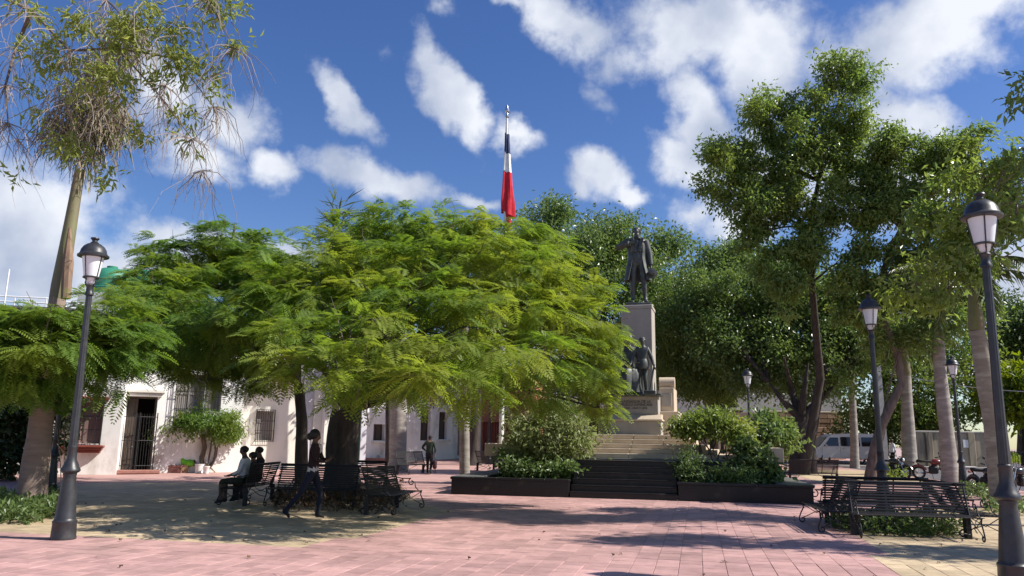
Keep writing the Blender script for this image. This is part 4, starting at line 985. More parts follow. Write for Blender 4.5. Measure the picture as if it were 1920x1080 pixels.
Y2 = 24.5; b2 = ground(566, 914)
lob2 = px_lobes([(430, 445, 25, 70, 24, 1.8), (350, 485, 25, 90, 34, 2), (480, 485, 25, 90, 36, 2), (300, 530, 24, 70, 34, 2), (400, 545, 23.5, 110, 45, 2.2), (520, 540, 24, 90, 50, 2),
    (300, 600, 23.5, 100, 45, 2.2), (430, 620, 23, 110, 50, 2.2), (340, 655, 23, 90, 30, 1.6), (460, 670, 23.2, 60, 30, 1.3), (270, 640, 23.5, 60, 34, 1.3), (375, 690, 22.5, 46, 16, .8), (470, 722, 23, 30, 20, .8), (235, 600, 20, 60, 30, 1.5), (210, 650, 20, 50, 34, 1.3), (275, 555, 22, 60, 22, 1.5), (330, 560, 20, 90, 34, 1.6), (400, 620, 19, 100, 34, 1.6)])
flamboyant('darker flamboyant tree with slim black trunk, just left of the thick trunk', b2,
    [b2, at(565, 860, b2.y), at(566, 790, b2.y), at(560, 720, b2.y)], [.24, .20, .18, .16], lob2, 1050, M['flamd'], .6, 9, .09)
b3 = foot(-190, 15.5)
lob3 = px_lobes([(40, 618, 15.5, 110, 24, 1.8), (140, 606, 15.5, 90, 24, 1.6), (215, 590, 15.8, 50, 22, 1.3), (60, 640, 15.2, 130, 36, 2), (190, 640, 15.4, 90, 34, 1.7), (110, 672, 15.2, 110, 24, 1.6), (215, 680, 15.8, 56, 30, 1.2),
    (0, 680, 15.4, 100, 30, 1.8), (-120, 620, 15.5, 120, 60, 2), (240, 620, 16, 50, 34, 1.2)])
flamboyant('low flamboyant boughs with soft green leaves sweeping over the far left behind the street lamp', b3,
    [b3, at(-190, 850, 15.5), at(-170, 740, 15.5), at(-150, 690, 15.5)], [.32, .26, .22, .2], lob3, 620, M['flamd'], .50, 9, .08)

def broad_tree(name, label, base, stems, lobes, clumps, per, spread, L, Wd, m, bark, limb_r=.1, cat='tree', twigs=6, inner=.4, droop=.3, fork=None, rt=.02, sag=.1, face=.6, tuft=True):
    t = thing(name, label, cat, base)
    for (pts, rad) in stems: trunk_tube(t, base, pts, rad, M[bark])
    o, C = crown_leaves('crown', tufts(lobes) if tuft else lobes, clumps, per, spread, L, Wd, M[m], t, base, droop, inner, face)
    if limb_r: add_limbs(t, base, fork or [s[0][-1] for s in stems], lobes, C, M[bark], limb_r, twigs, sag, rt)
    return t
# tall trees on the right
TY = 33.5; tbp = ground(1632, 905); TY = tbp.y
s1 = [tbp+Vector((0, 0, -.1)), at(1640, 850, TY), at(1652, 800, TY)]
s2 = [at(1652, 800, TY), at(1690, 720, TY), at(1684, 665, TY), at(1655, 600, TY), at(1648, 545, TY), at(1668, 470, TY), at(1690, 430, TY)]
s2b = [at(1690, 430, TY), at(1735, 395, TY-.2), at(1780, 365, TY-.4), at(1850, 335, TY-1)]
tall_r = px_lobes([(1690, 285, 33, 55, 42, 1.3), (1760, 295, 33, 62, 36, 1.4), (1700, 345, 33, 60, 42, 1.3), (1640, 330, 33.5, 46, 46, 1.3),
    (1800, 305, 32.5, 46, 40, 1.2), (1850, 330, 32, 70, 42, 1.4), (1930, 310, 32, 56, 52, 1.3), (1750, 400, 33, 60, 34, 1.2), (1860, 405, 32, 70, 36, 1.3), (1640, 400, 33.5, 46, 32, 1.1), (1720, 470, 33, 50, 38, 1.2), (1790, 470, 33, 40, 40, 1.1), (1825, 255, 32.5, 22, 14, .6), (1690, 540, 33, 50, 50, 1.3), (1760, 590, 33, 40, 44, 1.1), (1640, 590, 33.5, 36, 50, 1.0), (1600, 560, 34, 44, 44, 1.2), (1830, 590, 32.5, 34, 40, 1.0), (1700, 630, 33.5, 34, 34, .9)])
tall_r = [(x, y, z, a, b_, c*1.2) for (x, y, z, a, b_, c) in tall_r]
broad_tree('broadleaf_tree', 'open-crowned tree on a crooked bending trunk, behind the nearest bench', tbp,
    [(s1, [.30, .24, .21]), (s2, [.19, .17, .15, .15, .14, .12, .11]), (s2b, [.11, .09, .07, .05])], tall_r, 900, 60, .23, .21, .085, 'tall', 'bark', .06, inner=.25, droop=.45, rt=.016, twigs=9)
TY = 35.5; tb2 = foot(1506, 38.6)
s3 = [tb2, at(1522, 800, 38.4), at(1538, 710, 38), at(1530, 620, 37), at(1522, 530, TY), at(1517, 430, TY), at(1535, 340, TY)]
tall_l = px_lobes([(1590, 145, TY-1, 42, 40, 1.1), (1535, 195, TY-1, 50, 38, 1.2), (1440, 205, TY-1, 60, 38, 1.3), (1490, 255, TY-1, 76, 40, 1.5), (1590, 245, TY-1, 56, 52, 1.3), (1350, 300, TY-1, 46, 40, 1.2), (1405, 305, TY-1, 56, 42, 1.3),
    (1520, 325, TY-1.5, 74, 42, 1.5), (1600, 330, TY-1, 50, 44, 1.3), (1345, 370, TY-1, 40, 44, 1.0), (1420, 390, TY-1, 50, 36, 1.2), (1560, 405, TY-1.5, 56, 34, 1.3), (1485, 400, TY-1, 40, 34, 1.1), (1480, 470, TY-1, 50, 34, 1.1), (1590, 490, TY-1.5, 50, 34, 1.2), (1415, 445, TY-.5, 34, 28, .9), (1610, 120, TY-1, 24, 20, .7), (1555, 125, TY-1, 20, 20, .6), (1460, 540, TY-1, 50, 40, 1.3), (1540, 480, TY-1.5, 50, 44, 1.3), (1380, 340, TY-1, 40, 40, 1.1), (1450, 330, TY-1, 44, 40, 1.2), (1545, 265, TY-1, 44, 44, 1.2)])
tall_l = [(x, y, z, a, b_, c*1.25) for (x, y, z, a, b_, c) in tall_l]
broad_tree('broadleaf_tree', 'tallest tree, straight reddish stem and open crown standing against the clouds', tb2,
    [(s3, [.28, .22, .19, .17, .15, .13, .10])], tall_l, 900, 60, .23, .21, .085, 'tall', 'darkbark', .07, inner=.25, droop=.45, rt=.016, twigs=9, fork=[s3[3], s3[4], s3[5], s3[6]])
# many-stemmed dark tree
mb_ = ground(1500, 888); MYY = mb_.y
ms = [([mb_+Vector((0, 0, -.1)), at(1497, 840, MYY), at(1500, 780, MYY)], [.55, .42, .36])]
for tgt in ((1440, 715), (1470, 670), (1515, 680), (1560, 720), (1590, 690)): ms.append(([at(1500, 785, MYY), at((1500*.5+tgt[0]*.5), (785*.55+tgt[1]*.45), MYY+random.uniform(-.6, .6)), at(tgt[0], tgt[1], MYY+random.uniform(-1, 1))], [.24, .15, .05]))
ms.append(([mb_+Vector((.6, 0, -.1)), at(1520, 830, MYY+.2), at(1533, 770, MYY+.3), at(1550, 700, MYY)], [.28, .22, .15, .05]))
broad_tree('spreading_tree', 'dark many-stemmed spreading tree with dense glossy leaves, behind the bench right of the monument', mb_, ms,
    px_lobes([(1300, 560, 44, 60, 50, 2), (1370, 545, 44, 80, 60, 2.4), (1460, 560, 43, 80, 60, 2.4), (1540, 570, 42, 70, 60, 2.2), (1330, 640, 43, 70, 45, 2), (1420, 650, 42, 80, 45, 2.2), (1510, 650, 41, 80, 50, 2.2), (1580, 640, 41, 60, 50, 2),
              (1450, 710, 41, 60, 34, 1.6), (1600, 580, 42, 60, 60, 2), (1540, 725, 41, 60, 30, 1.6), (1390, 715, 42, 40, 30, 1.4), (1650, 660, 41, 50, 40, 1.5)]), 1000, 60, .38, .21, .11, 'ficus', 'darkbark', .12, twigs=4)
# pale drooping crown left of it
wb = foot(1345, 46); broad_tree('weeping_fig', 'weeping fig with pale drooping sprays just right of the monument pillar', wb, [([wb, at(1345, 780, 46), at(1335, 690, 46)], [.2, .16, .14])],
    px_lobes([(1270, 620, 45, 40, 34, 1.6), (1300, 660, 45, 55, 40, 1.8), (1270, 690, 45, 36, 36, 1.4), (1330, 700, 45.5, 50, 36, 1.6), (1250, 590, 46, 26, 40, 1.2), (1350, 740, 45, 40, 24, 1.3), (1295, 735, 44.5, 30, 22, 1.1)]), 300, 60, .36, .22, .07, 'ficusl', 'bark', .06, twigs=4, droop=.9)
# the great figs behind the monument
for (name, label, bp, Y, lobes, m, nclump) in (
    ('fig_tree', 'great dark fig tree whose dense crown rises behind the statue', 1110, 50, [(1040, 430, 50, 50, 45, 3), (1100, 445, 50, 70, 45, 3.5), (1060, 500, 49, 70, 60, 3.5), (1160, 460, 50, 70, 50, 3), (1240, 445, 50, 34, 30, 2.5), (1130, 540, 48, 90, 70, 3.5), (1220, 520, 49, 60, 70, 3), (1180, 620, 48, 90, 70, 3.5), (1060, 600, 49, 80, 80, 3.5), (990, 450, 51, 50, 40, 2.5), (1100, 700, 48, 80, 60, 3), (1230, 650, 49, 40, 70, 2.5), (1000, 540, 50, 60, 70, 3)], 'ficus', 1000),
    ('fig_tree', 'lower rounded fig tree between the statue and the tall tree', 1340, 51, [(1310, 490, 51, 50, 40, 2.8), (1290, 560, 50, 50, 60, 2.8), (1370, 500, 52, 50, 40, 2.8), (1420, 500, 51, 60, 40, 3), (1350, 570, 50, 70, 60, 3.2), (1440, 570, 50, 70, 60, 3.2), (1400, 640, 49, 80, 60, 3.2), (1300, 640, 50, 50, 50, 2.6), (1480, 500, 52, 50, 50, 2.6), (1330, 700, 50, 70, 44, 2.6), (1450, 690, 50, 70, 44, 2.6)], 'ficus', 800),
    ('fig_tree', 'leafy background tree in the gaps behind the tall tree and the middle palm', 1650, 53, [(1560, 560, 53, 60, 70, 3), (1640, 580, 53, 60, 80, 3), (1720, 620, 52, 60, 70, 3), (1600, 680, 52, 70, 60, 3), (1700, 710, 52, 70, 50, 3), (1790, 680, 52, 60, 60, 3), (1780, 760, 52, 70, 44, 2.6), (1720, 770, 52, 60, 40, 2.4), (1660, 770, 53, 50, 40, 2.4), (1620, 800, 53.5, 50, 40, 2.4), (1690, 815, 53, 50, 34, 2.2), (1740, 815, 53, 50, 34, 2.2), (1850, 760, 52, 40, 44, 2.4), (1750, 560, 54, 40, 50, 2.4), (1840, 690, 53, 40, 44, 2.4)], 'ficusl', 780)):
    b = foot(bp, Y); top = at(bp, 720, Y)
    broad_tree(name, label, b, [([b, b.lerp(top, .5)+Vector((.2, 0, 0)), top], [.55, .42, .36])], px_lobes(lobes), nclump, 60, .45, .24, .125, m, 'darkbark', .16, twigs=3, inner=.5)
b = foot(905, 44); lt = [b+Vector((2.2, 0, 0)), at(975, 825, 44), at(945, 765, 44), at(930, 700, 44)]
broad_tree('leaning_tree', 'tree with a dark trunk leaning left behind the planter shrub', lt[0], [(lt, [.30, .26, .24, .2])],
    px_lobes([(930, 640, 44, 60, 40, 2), (980, 610, 44, 50, 50, 2)]), 150, 26, .5, .3, .15, 'ficus', 'darkbark', .1, twigs=3)
b = ground(886, 872); broad_tree('street_tree', 'straight dark trunk with a flared foot at the corner of the long white house', b, [([b+Vector((0, 0, -.1)), at(889, 845, b.y), at(892, 770, b.y), at(892, 690, b.y)], [.55, .32, .26, .24])],
    px_lobes([(880, 640, b.y, 60, 40, 2), (920, 600, b.y, 50, 40, 2)]), 120, 26, .5, .3, .15, 'ficus', 'darkbark', .1, twigs=3)
# right edge, beyond the street
for (label, px, Y, lobes, m, n) in (
    ('dark rounded tree against the sky at the right edge beyond the street', 1915, 60, [(1900, 610, 60, 45, 40, 2.5), (1950, 600, 60, 60, 50, 2.5), (1890, 660, 60, 50, 36, 2.4), (1950, 680, 60, 60, 50, 2.5)], 'farleaf', 300),
    ('bright yellow-green tree below the dark one at the right edge', 1925, 50, [(1905, 710, 50, 40, 30, 1.8), (1950, 710, 50, 50, 36, 2), (1900, 760, 50, 40, 26, 1.6), (1950, 770, 50, 50, 36, 1.8)], 'brightleaf', 220)):
    b = foot(px, Y); broad_tree('round_tree', label, b, [([b, at(px, 800, Y), at(px, 730, Y)], [.3, .24, .2])], px_lobes(lobes), n, 34, .5, .36, .17, m, 'darkbark', .1, twigs=3)
# trees out of the picture on the right whose shade lies across the paving
near_l = px_lobes([(1880, 325, 17, 46, 34, .9), (1840, 410, 17.3, 44, 34, .9), (1785, 330, 17.8, 34, 30, .8), (1910, 420, 16.6, 40, 30, .8), (1790, 470, 18, 36, 36, .8), (1750, 400, 18, 34, 30, .8), (1830, 520, 18.2, 34, 26, .7), (1720, 500, 18.5, 34, 36, .8), (1770, 560, 18.6, 30, 26, .7), (1690, 560, 18.8, 24, 30, .6)])
far_l = [(12.2, 15.4, 9.2, 1.3, 1.0, .7), (13.6, 15.8, 10.2, 1.5, 1.1, .8), (12.6, 15.0, 11.6, 1.4, .9, .7), (15.2, 15.4, 8.2, 1.8, 1.3, .9), (16, 16, 10.5, 1.8, 1.3, .9), (14.6, 15.3, 13.2, 1.4, 1.0, .8), (15.2, 15.8, 14.6, 1.5, 1.0, .8), (15.8, 15.2, 16.0, 1.4, 1.0, .8)]
for (x, y, lob, lab, n) in ((15.5, 16.2, near_l+far_l, 'glossy tree off the right edge whose boughs hang behind the nearest lantern', 400),
                         (14.6, 11.6, [(12.4, 11.8, 7.0, 1.5, .9, .7), (14.6, 11.4, 7.8, 1.7, 1.1, .8), (10.9, 12.1, 8.4, 1.2, .6, .5), (12.5, 11.9, 9.4, 1.4, .7, .6), (13.6, 12.4, 10.4, 1.2, .6, .5)], 'shade tree standing off to the right level with the nearest street lamp', 110)):
    b = Vector((x, y, 0)); broad_tree('shade_tree', lab, b, [([b, b+Vector((0, 0, 2.5)), b+Vector((-.2, 0, 7.4))], [.24, .2, .15])], lob, n, 46, .22, .21, .085, 'tall', 'bark', .045, inner=.2, twigs=6, droop=.5, rt=.012)

# ------------------------------------------------------------------ palms
def palm_frond(parent, root, base, az, L, rise, droop, nl, ll, m, wd=.045, dead=False):
    """one feathered frond: an arching midrib with drooping leaflets"""
    pts = []; d = Vector((math.cos(az), math.sin(az), 0)); n = 12
    for i in range(n+1):
        t = i/n; pts.append(root+d*(L*(t-.12*droop*t*t))+Vector((0, 0, L*(rise*t-droop*t*t))))
    P = []; D = []; ll_ = []
    for i in range(nl):
        t = .12+.88*i/nl; k = t*n; j = min(int(k), n-1); p = pts[j].lerp(pts[j+1], k-j); tan = (pts[j+1]-pts[j]).normalized(); s = tan.cross(Vector((0, 0, 1))).normalized()
        for g in (-1, 1):
            P.append(p); D.append((s*g*.75+tan*.55+Vector((0, 0, random.uniform(-.75, -.05)))).normalized()); ll_.append(ll*math.sin(math.pi*(t*.86+.1))**.6*random.uniform(.8, 1.15))
    P = np.array([tuple(p) for p in P]); D = np.array([tuple(p) for p in D]); A = np.array(ll_)
    S = unit(np.cross(D, rng.normal(size=D.shape)*.5+np.array([0, 0, 1]))); w = wd
    mid = P+D*(A*.5)[:, None]-np.array([0, 0, 1])*(A*.08)[:, None]; tip = P+D*A[:, None]*.95-np.array([0, 0, 1])*(A*.38)[:, None]
    V = np.stack([P-S*w*.3, P+S*w*.3, mid+S*w*.5, tip, mid-S*w*.5], 1).reshape(-1, 3)-np.array(base)
    q = (np.arange(len(P))*5)[:, None]+np.array([0, 1, 2, 3, 4])
    fo = npmesh('frond', V, q, m, parent)
    b = MB(); b.tube([p-Vector(base) for p in pts], [.035*(1-.85*i/n) for i in range(n+1)], 5, False); b.build('midrib', M['shaft'] if not dead else M['twig'], fo)
def royal_palm(label, base, path, rad, bark, shaft=None, shaft_r=None, nf=12, L=2.6, m='palmleaf', top=None, azs=None):
    t = thing('royal_palm', label, 'palm tree', base)
    trunk_tube(t, base, path, rad, M[bark], 18)
    tip = Vector(path[-1])
    if shaft is not None:
        tip = Vector(shaft); b = MB(); p0 = Vector(path[-1])-Vector(base); p1 = tip-Vector(base)
        b.tube([p0, p0.lerp(p1, .12), p0.lerp(p1, .5), p1], [rad[-1]*1.02, rad[-1]*1.12, rad[-1]*.85, rad[-1]*.45], 14); b.build('crownshaft', M['shaft'], t, True)
    for i in range(nf):
        az = (azs[i] if azs else 2.399*i+random.uniform(-.3, .3)); e = i/nf
        palm_frond(t, tip, base, az, L*random.uniform(.85, 1.1), .85-.75*e, .55+.35*e, 46, .62*L/2.6, M[m])
    return t
p1 = ground(1784, 908); Y = p1.y
royal_palm('grey-trunked royal palm right of the nearest bench, with shaggy hanging fronds', p1, [p1+Vector((0, 0, -.1)), at(1782, 890, Y), at(1774, 800, Y), at(1763, 700, Y), at(1757, 610, Y)], [.42, .35, .285, .265, .22], 'palmbark', at(1750, 490, Y), None, 13, 2.9)
p2 = ground(1882, 952); Y = p2.y
royal_palm('leaning royal palm with green crownshaft close behind the nearest street lamp', p2, [p2+Vector((0, 0, -.1)), at(1880, 930, Y), at(1866, 800, Y), at(1846, 690, Y), at(1832, 620, Y)], [.38, .32, .285, .255, .19], 'palmbark', at(1822, 520, Y), None, 8, 2.3)
p3 = ground(1706, 892); Y = p3.y
royal_palm('shorter royal palm trunk left of the grey-trunked one, dark at the foot', p3, [p3+Vector((0, 0, -.1)), at(1706, 870, Y), at(1702, 790, Y), at(1698, 705, Y)], [.46, .36, .30, .25], 'palmbark', at(1694, 640, Y), None, 11, 3.0)
p4 = foot(1603, 46); royal_palm('thin palm trunk in front of the silver van', p4, [p4, at(1602, 830, 46), at(1598, 740, 46), at(1596, 690, 46)], [.28, .22, .2, .18], 'palmbark', at(1594, 640, 46), None, 9, 2.4)
p5 = foot(1988, 21.5); royal_palm('royal palm off the right edge whose fronds hang into the picture', p5, [p5, at(1985, 800, 21.5), at(1960, 520, 21.5)], [.4, .34, .26], 'palmbark', at(1950, 400, 21.5), None, 11, 2.5)
p6 = ground(745, 884); Y = p6.y
royal_palm('pale straight palm trunk behind the flamboyant crown, beside the walking man', p6, [p6+Vector((0, 0, -.1)), at(746, 860, Y), at(747, 780, Y), at(748, 690, Y), at(748, 560, Y)], [.50, .40, .37, .35, .28], 'palmbark', at(748, 500, Y), None, 9, 2.2)
b = foot(729, 38.5); t = thing('thin_tree', 'thin dark trunk standing beside the pale palm trunk', 'tree', b); trunk_tube(t, b, [b, at(729, 800, 38.5), at(727, 640, 38.5)], [.2, .16, .12], M['darkbark'])
crown_leaves('crown', px_lobes([(727, 620, 38.5, 40, 40, 1.5)]), 60, 24, .4, .28, .14, M['ficus'], t, b)
# spiky dracaena-like top above the flamboyant crown
Y = 27.5; db = foot(630, Y); t = thing('spiky_palm', 'spiky sword-leaved plant poking above the flamboyant crown', 'palm tree', db)
trunk_tube(t, db, [db, at(630, 700, Y), at(632, 450, Y)], [.14, .12, .1], M['palmbark'])
n = 170; hub = np.array(at(632, 425, Y)); P = hub+rng.normal(size=(n, 3))*np.array([.12, .12, .42]); D = unit(rng.normal(size=(n, 3))*np.array([1, 1, .55])+np.array([0, 0, .45]))
V, q = leaf_geo(P, D, unit(np.array([0, 0, 1])+.3*rng.normal(size=(n, 3))), .75+.4*rng.random(n), .055+.02*rng.random(n)); npmesh('crown', V-np.array(db), q, M['palmleaf'], t)
# palm behind the flamboyant: a few fronds at the skyline
Y = 29; db = foot(872, Y); t = thing('hidden_palm', 'palm with thin dark fronds showing at the skyline left of the flag', 'palm tree', db); trunk_tube(t, db, [db, at(870, 430, Y)], [.2, .14], M['palmbark'])
for i in range(7): palm_frond(t, at(870, 425, Y), db, 2.4*i, 1.25, .8-.1*i, .7, 26, .42, M['palmleaf'], .04)

# ------------------------------------------------------------------ the overgrown palm on the left
PB = ground(58, 954); Y = PB.y; PP = [PB+Vector((0, 0, -.1)), at(58, 935, Y), at(74, 820, Y), at(88, 700, Y), at(108, 560, Y)]
t = thing('old_palm', 'leaning brown palm with green shaft and shaggy dead head, at the left edge', 'palm tree', PB)
trunk_tube(t, PB, PP, [.36, .30, .25, .20, .17], M['brownpalm'], 20)
sh0, sh1 = Vector(PP[-1]), at(150, 318, Y); b = MB(); q0, q1 = sh0-PB, sh1-PB
b.tube([q0, q0.lerp(q1, .1), q0.lerp(q1, .4), q0.lerp(q1, .75), q1], [.175, .18, .15, .125, .11], 16); b.build('crownshaft', M['shaft'], t, True)
a0, a1 = at(123, 560, Y-.28), at(131, 428, Y-.2); b = MB(); b.tube([a0-PB, a0.lerp(a1, .5)-PB+Vector((.03, -.05, 0)), a1-PB], [.10, .12, .03], 8); b.build('dead_sheath', M['sheath'], t, True)
b = MB()
for py in (505, 470, 540): 
    c = at(58+ (954-py)*.148*.95+ (6 if py < 520 else 2), py, Y); 
n = 1900; C, O, _ = sample_lobes(px_lobes([(165, 205, Y, 75, 75, .9), (120, 240, Y, 45, 45, .7), (205, 210, Y, 50, 65, .7), (165, 285, Y, 30, 40, .4), (190, 120, Y, 55, 45, .6), (240, 60, Y+.3, 60, 50, .7)]), n, .3)
D = unit(rng.normal(size=(n, 3))*np.array([.55, .55, .3])+np.array([0, 0, -1.0])); L = .35+.55*rng.random(n); S = unit(np.cross(D, rng.normal(size=(n, 3)))); w = .011
m1 = C+D*(L*.5)[:, None]+rng.normal(size=(n, 3))*.06; e1 = m1+unit(D+np.array([0, 0, -.8]))*(L*.5)[:, None]
V = np.stack([C-S*w, C+S*w, m1+S*w, m1-S*w, e1+S*w*.5, e1-S*w*.5], 1).reshape(-1, 3)-np.array(PB); bq = (np.arange(n)*6)[:, None]
o = npmesh('dead_fronds', V, np.concatenate([bq+np.array([0, 1, 2, 3]), bq+np.array([3, 2, 4, 5])]), M['strand'], t); o['kind'] = 'stuff'
o, _ = crown_leaves('creeper_leaves', px_lobes([(140, 235, Y, 45, 55, .7), (200, 250, Y, 36, 50, .6), (170, 200, Y-.3, 50, 50, .5)]), 55, 12, .16, .13, .05, M['shrub'], t, PB, .9)
# the bough overhanging from the top left: limbs, bare twigs and tufts of lime leaves
OB = foot(-420, 15.8); t = thing('overhanging_tree', 'half-bare tree reaching in at the top left with hanging twigs and tufts of lime leaves', 'tree', OB)
trunk_tube(t, OB, [OB, at(-420, 600, 15.8), at(-390, 200, 15.8), at(-330, 20, 15.8)], [.4, .34, .28, .24], M['bark'])
limbs = [[(-330, 20), (-120, -60), (60, 20), (130, 95), (220, 90), (330, 110), (400, 200)], [(-120, -60), (120, -90), (280, -60), (390, 0), (440, 90)], [(60, 20), (30, 90), (10, 160), (15, 230)], [(220, 90), (300, 180), (360, 260), (380, 320)], [(120, -90), (200, 0), (260, 60), (310, 160)], [(-330, 20), (-150, 120), (-40, 200), (30, 260)]]
ends = []
for l in limbs:
    pts = [at(x, y, 15.8+random.uniform(-.8, .8)) for x, y in l]; b = MB(); k = len(pts); b.tube([p-OB for p in pts], [(.05 if len(ends) < 11 else .022)*(1-.8*i/(k-1)) for i in range(k)], 7); b.build('limb', M['bark'], t, True); ends += pts[1:]
tw = MB()
for i in range(640):
    s = random.choice(ends) if i % 3 else at(random.uniform(-20, 440), random.uniform(-20, 260), 15.8+random.uniform(-1, 1))
    p = Vector(s); d = Vector((random.uniform(-1, 1.0), random.uniform(-1, 1), random.uniform(-.5, .6))); P = [p]; L = random.uniform(.5, 1.7)
    for j in range(5):
        d = (d*.8+Vector((random.uniform(-.5, .5), random.uniform(-.5, .5), -.42))).normalized(); p = p+d*L/5; P.append(p)
    r_ = random.uniform(.005, .010); tw.tube([q-OB for q in P], [r_*(1.2-.16*j) for j in range(6)], 3, False)
o = tw.build('twig', M['twig'], t); o['kind'] = 'stuff'
lo = px_lobes([(60, 20, 15.5, 40, 16, .4), (120, 60, 15.5, 26, 16, .4), (155, 40, 15.4, 26, 20, .4), (160, 160, 15.2, 34, 16, .3), (195, 130, 15.2, 18, 12, .3), (330, 60, 15.6, 50, 20, .5), (330, 100, 15.5, 40, 20, .5), (390, 20, 15.6, 50, 20, .5), (435, 75, 15.5, 20, 20, .3), (350, 130, 15.6, 50, 24, .4),
                   (320, 180, 15.5, 34, 20, .4), (390, 120, 15.6, 24, 24, .3), (355, 215, 15.5, 34, 22, .4), (350, 270, 15.5, 24, 20, .3), (300, 150, 15.6, 24, 18, .3), (60, 225, 15.5, 20, 22, .3), (20, 320, 15.5, 14, 10, .2), (380, 325, 15.5, 12, 7, .2), (195, 350, 15.6, 22, 14, .3), (200, 330, 15.7, 26, 20, .3), (270, 20, 15.6, 44, 20, .5), (400, 180, 15.6, 18, 14, .3), (60, 165, 15.6, 14, 8, .2), (440, 10, 15.6, 22, 14, .3), (220, 150, 15.4, 40, 40, .6), (90, 100, 15.5, 50, 34, .5), (230, 60, 15.5, 50, 40, .5), (250, 250, 15.6, 24, 30, .4), (130, 270, 15.6, 30, 30, .4)])
crown_leaves('foliage', lo, 250, 13, .13, .19, .055, M['lime'], t, OB, .5, .2, .5)

# ------------------------------------------------------------------ shrubs and ground cover
def shrub(name, label, base, lobes, clumps, per, spread, L, Wd, m, stems=5, bark='bark', droop=.1, cat='shrub', r=.03):
    t = thing(name, label, cat, base); o, C = crown_leaves('foliage', lobes, clumps, per, spread, L, Wd, M[m], t, base, droop, .35, .7)
    for i in range(stems):
        c = Vector(C[rng.integers(len(C))]); b = MB(); p = limb_path(Vector((random.uniform(-.15, .15), random.uniform(-.1, .1), -.05)), c-Vector(base), .05, 5, .1); b.tube(p, [r*(1-.7*k/5) for k in range(6)], 6, False); b.build('stem', M[bark], t, True)
    return t
def mp(u, v, z=.36): return mw(u, v, z)
ub = mloc(at(1040, 880, 26.0)); q = mp(ub[0], 2.6)
Ys = q.y
shrub('planter_shrub', 'large pale-leaved shrub in the left planter, hiding the foot of the monument', q, px_lobes([(1040, 800, Ys, 60, 42, 1.0), (1000, 825, Ys, 44, 40, .9), (1075, 830, Ys, 40, 40, .9), (1050, 780, Ys, 45, 24, .8), (990, 860, Ys, 30, 24, .6), (1040, 855, Ys-.3, 40, 30, .7), (970, 800, Ys+.2, 24, 24, .5)]), 210, 30, .22, .15, .075, 'shrubl', 9)
shrub('planter_plant', 'low broad-leaved plants along the front of the left planter', mp(ub[0]-.2, 1.2), px_lobes([(1030, 880, Ys-1.3, 50, 16, .4), (965, 880, Ys-1.1, 24, 16, .4), (950, 860, Ys-.6, 14, 18, .3), (1070, 885, Ys-1.5, 20, 14, .3)]), 80, 22, .13, .15, .09, 'cover', 4)
ur = mloc(at(1335, 850, 25.0)); q = mp(ur[0], 3.0); Ys = q.y
shrub('umbrella_shrub', 'bright spreading shrub with a flat wide top in the right planter', q, px_lobes([(1335, 800, Ys, 62, 20, .9), (1295, 802, Ys, 36, 17, .7), (1375, 808, Ys, 32, 20, .7), (1330, 784, Ys, 40, 12, .7), (1392, 828, Ys, 18, 13, .4), (1278, 803, Ys, 20, 11, .4)]), 190, 30, .15, .14, .07, 'shrub', 10)
ur2 = mloc(at(1425, 880, 24.5)); q2 = mp(ur2[0], 2.2)
shrub('leafy_bush', 'broad-leaved bush tumbling to the right end of the planter', q2, px_lobes([(1410, 862, q2.y, 22, 24, .5), (1425, 885, q2.y-.2, 28, 18, .5), (1395, 845, q2.y+.2, 14, 14, .3), (1445, 897, q2.y-.4, 14, 10, .3)]), 90, 24, .16, .19, .13, 'cover', 4)
q3 = mp(ur[0]-.1, 1.1); shrub('planter_plant', 'low white-flecked plants along the front of the right planter', q3, px_lobes([(1320, 890, q3.y, 44, 16, .4), (1380, 895, q3.y-.2, 40, 14, .4), (1290, 870, q3.y+.3, 26, 24, .4)]), 90, 22, .13, .13, .07, 'cover', 4)
q4 = mp(ur2[0]+.3, 8.0); shrub('dark_bush', 'dark green rounded bush at the back of the terrace, left of the many-stemmed tree', q4, px_lobes([(1440, 800, q4.y, 34, 26, 1.0), (1425, 825, q4.y, 30, 22, .9), (1462, 822, q4.y, 18, 20, .7)]), 110, 26, .28, .22, .12, 'ficus', 5)
# clipped weeping tree in front of the gate house
q = ground(382, 886); Ys = q.y
shrub('weeping_tree', 'small weeping fig with a mop of fine leaves, by the pots before the gate house', q, px_lobes([(330, 803, Ys, 34, 22, .7), (385, 792, Ys, 46, 26, .9), (425, 800, Ys, 28, 30, .7), (310, 815, Ys, 22, 18, .5), (360, 790, Ys, 30, 20, .7), (440, 810, Ys, 12, 20, .4)]), 300, 40, .16, .13, .05, 'flamd', 8, 'bark', .8, 'tree', .05)
trunk = [x for x in COL.objects if x.name.startswith('weeping_tree')][0]
trunk_tube(trunk, q, [q, at(378, 860, Ys), at(384, 840, Ys), at(380, 815, Ys)], [.11, .10, .10, .08], M['bark'], 10)
# dark hedge and creeper at the far left
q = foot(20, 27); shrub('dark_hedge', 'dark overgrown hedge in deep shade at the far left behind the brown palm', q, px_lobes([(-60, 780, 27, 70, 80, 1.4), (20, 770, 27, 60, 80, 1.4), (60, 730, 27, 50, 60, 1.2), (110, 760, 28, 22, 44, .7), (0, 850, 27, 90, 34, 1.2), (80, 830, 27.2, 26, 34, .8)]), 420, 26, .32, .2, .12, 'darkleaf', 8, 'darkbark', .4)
q = foot(118, 17.5); shrub('creeper', 'broad lime-edged creeper leaves beside the brown palm trunk', q, px_lobes([(120, 755, 17.3, 14, 12, .2), (110, 730, 17.3, 12, 18, .2), (128, 700, 17.3, 16, 14, .2)]), 26, 9, .12, .2, .12, 'flamd', 3, 'bark', .4, 'plant', .012)
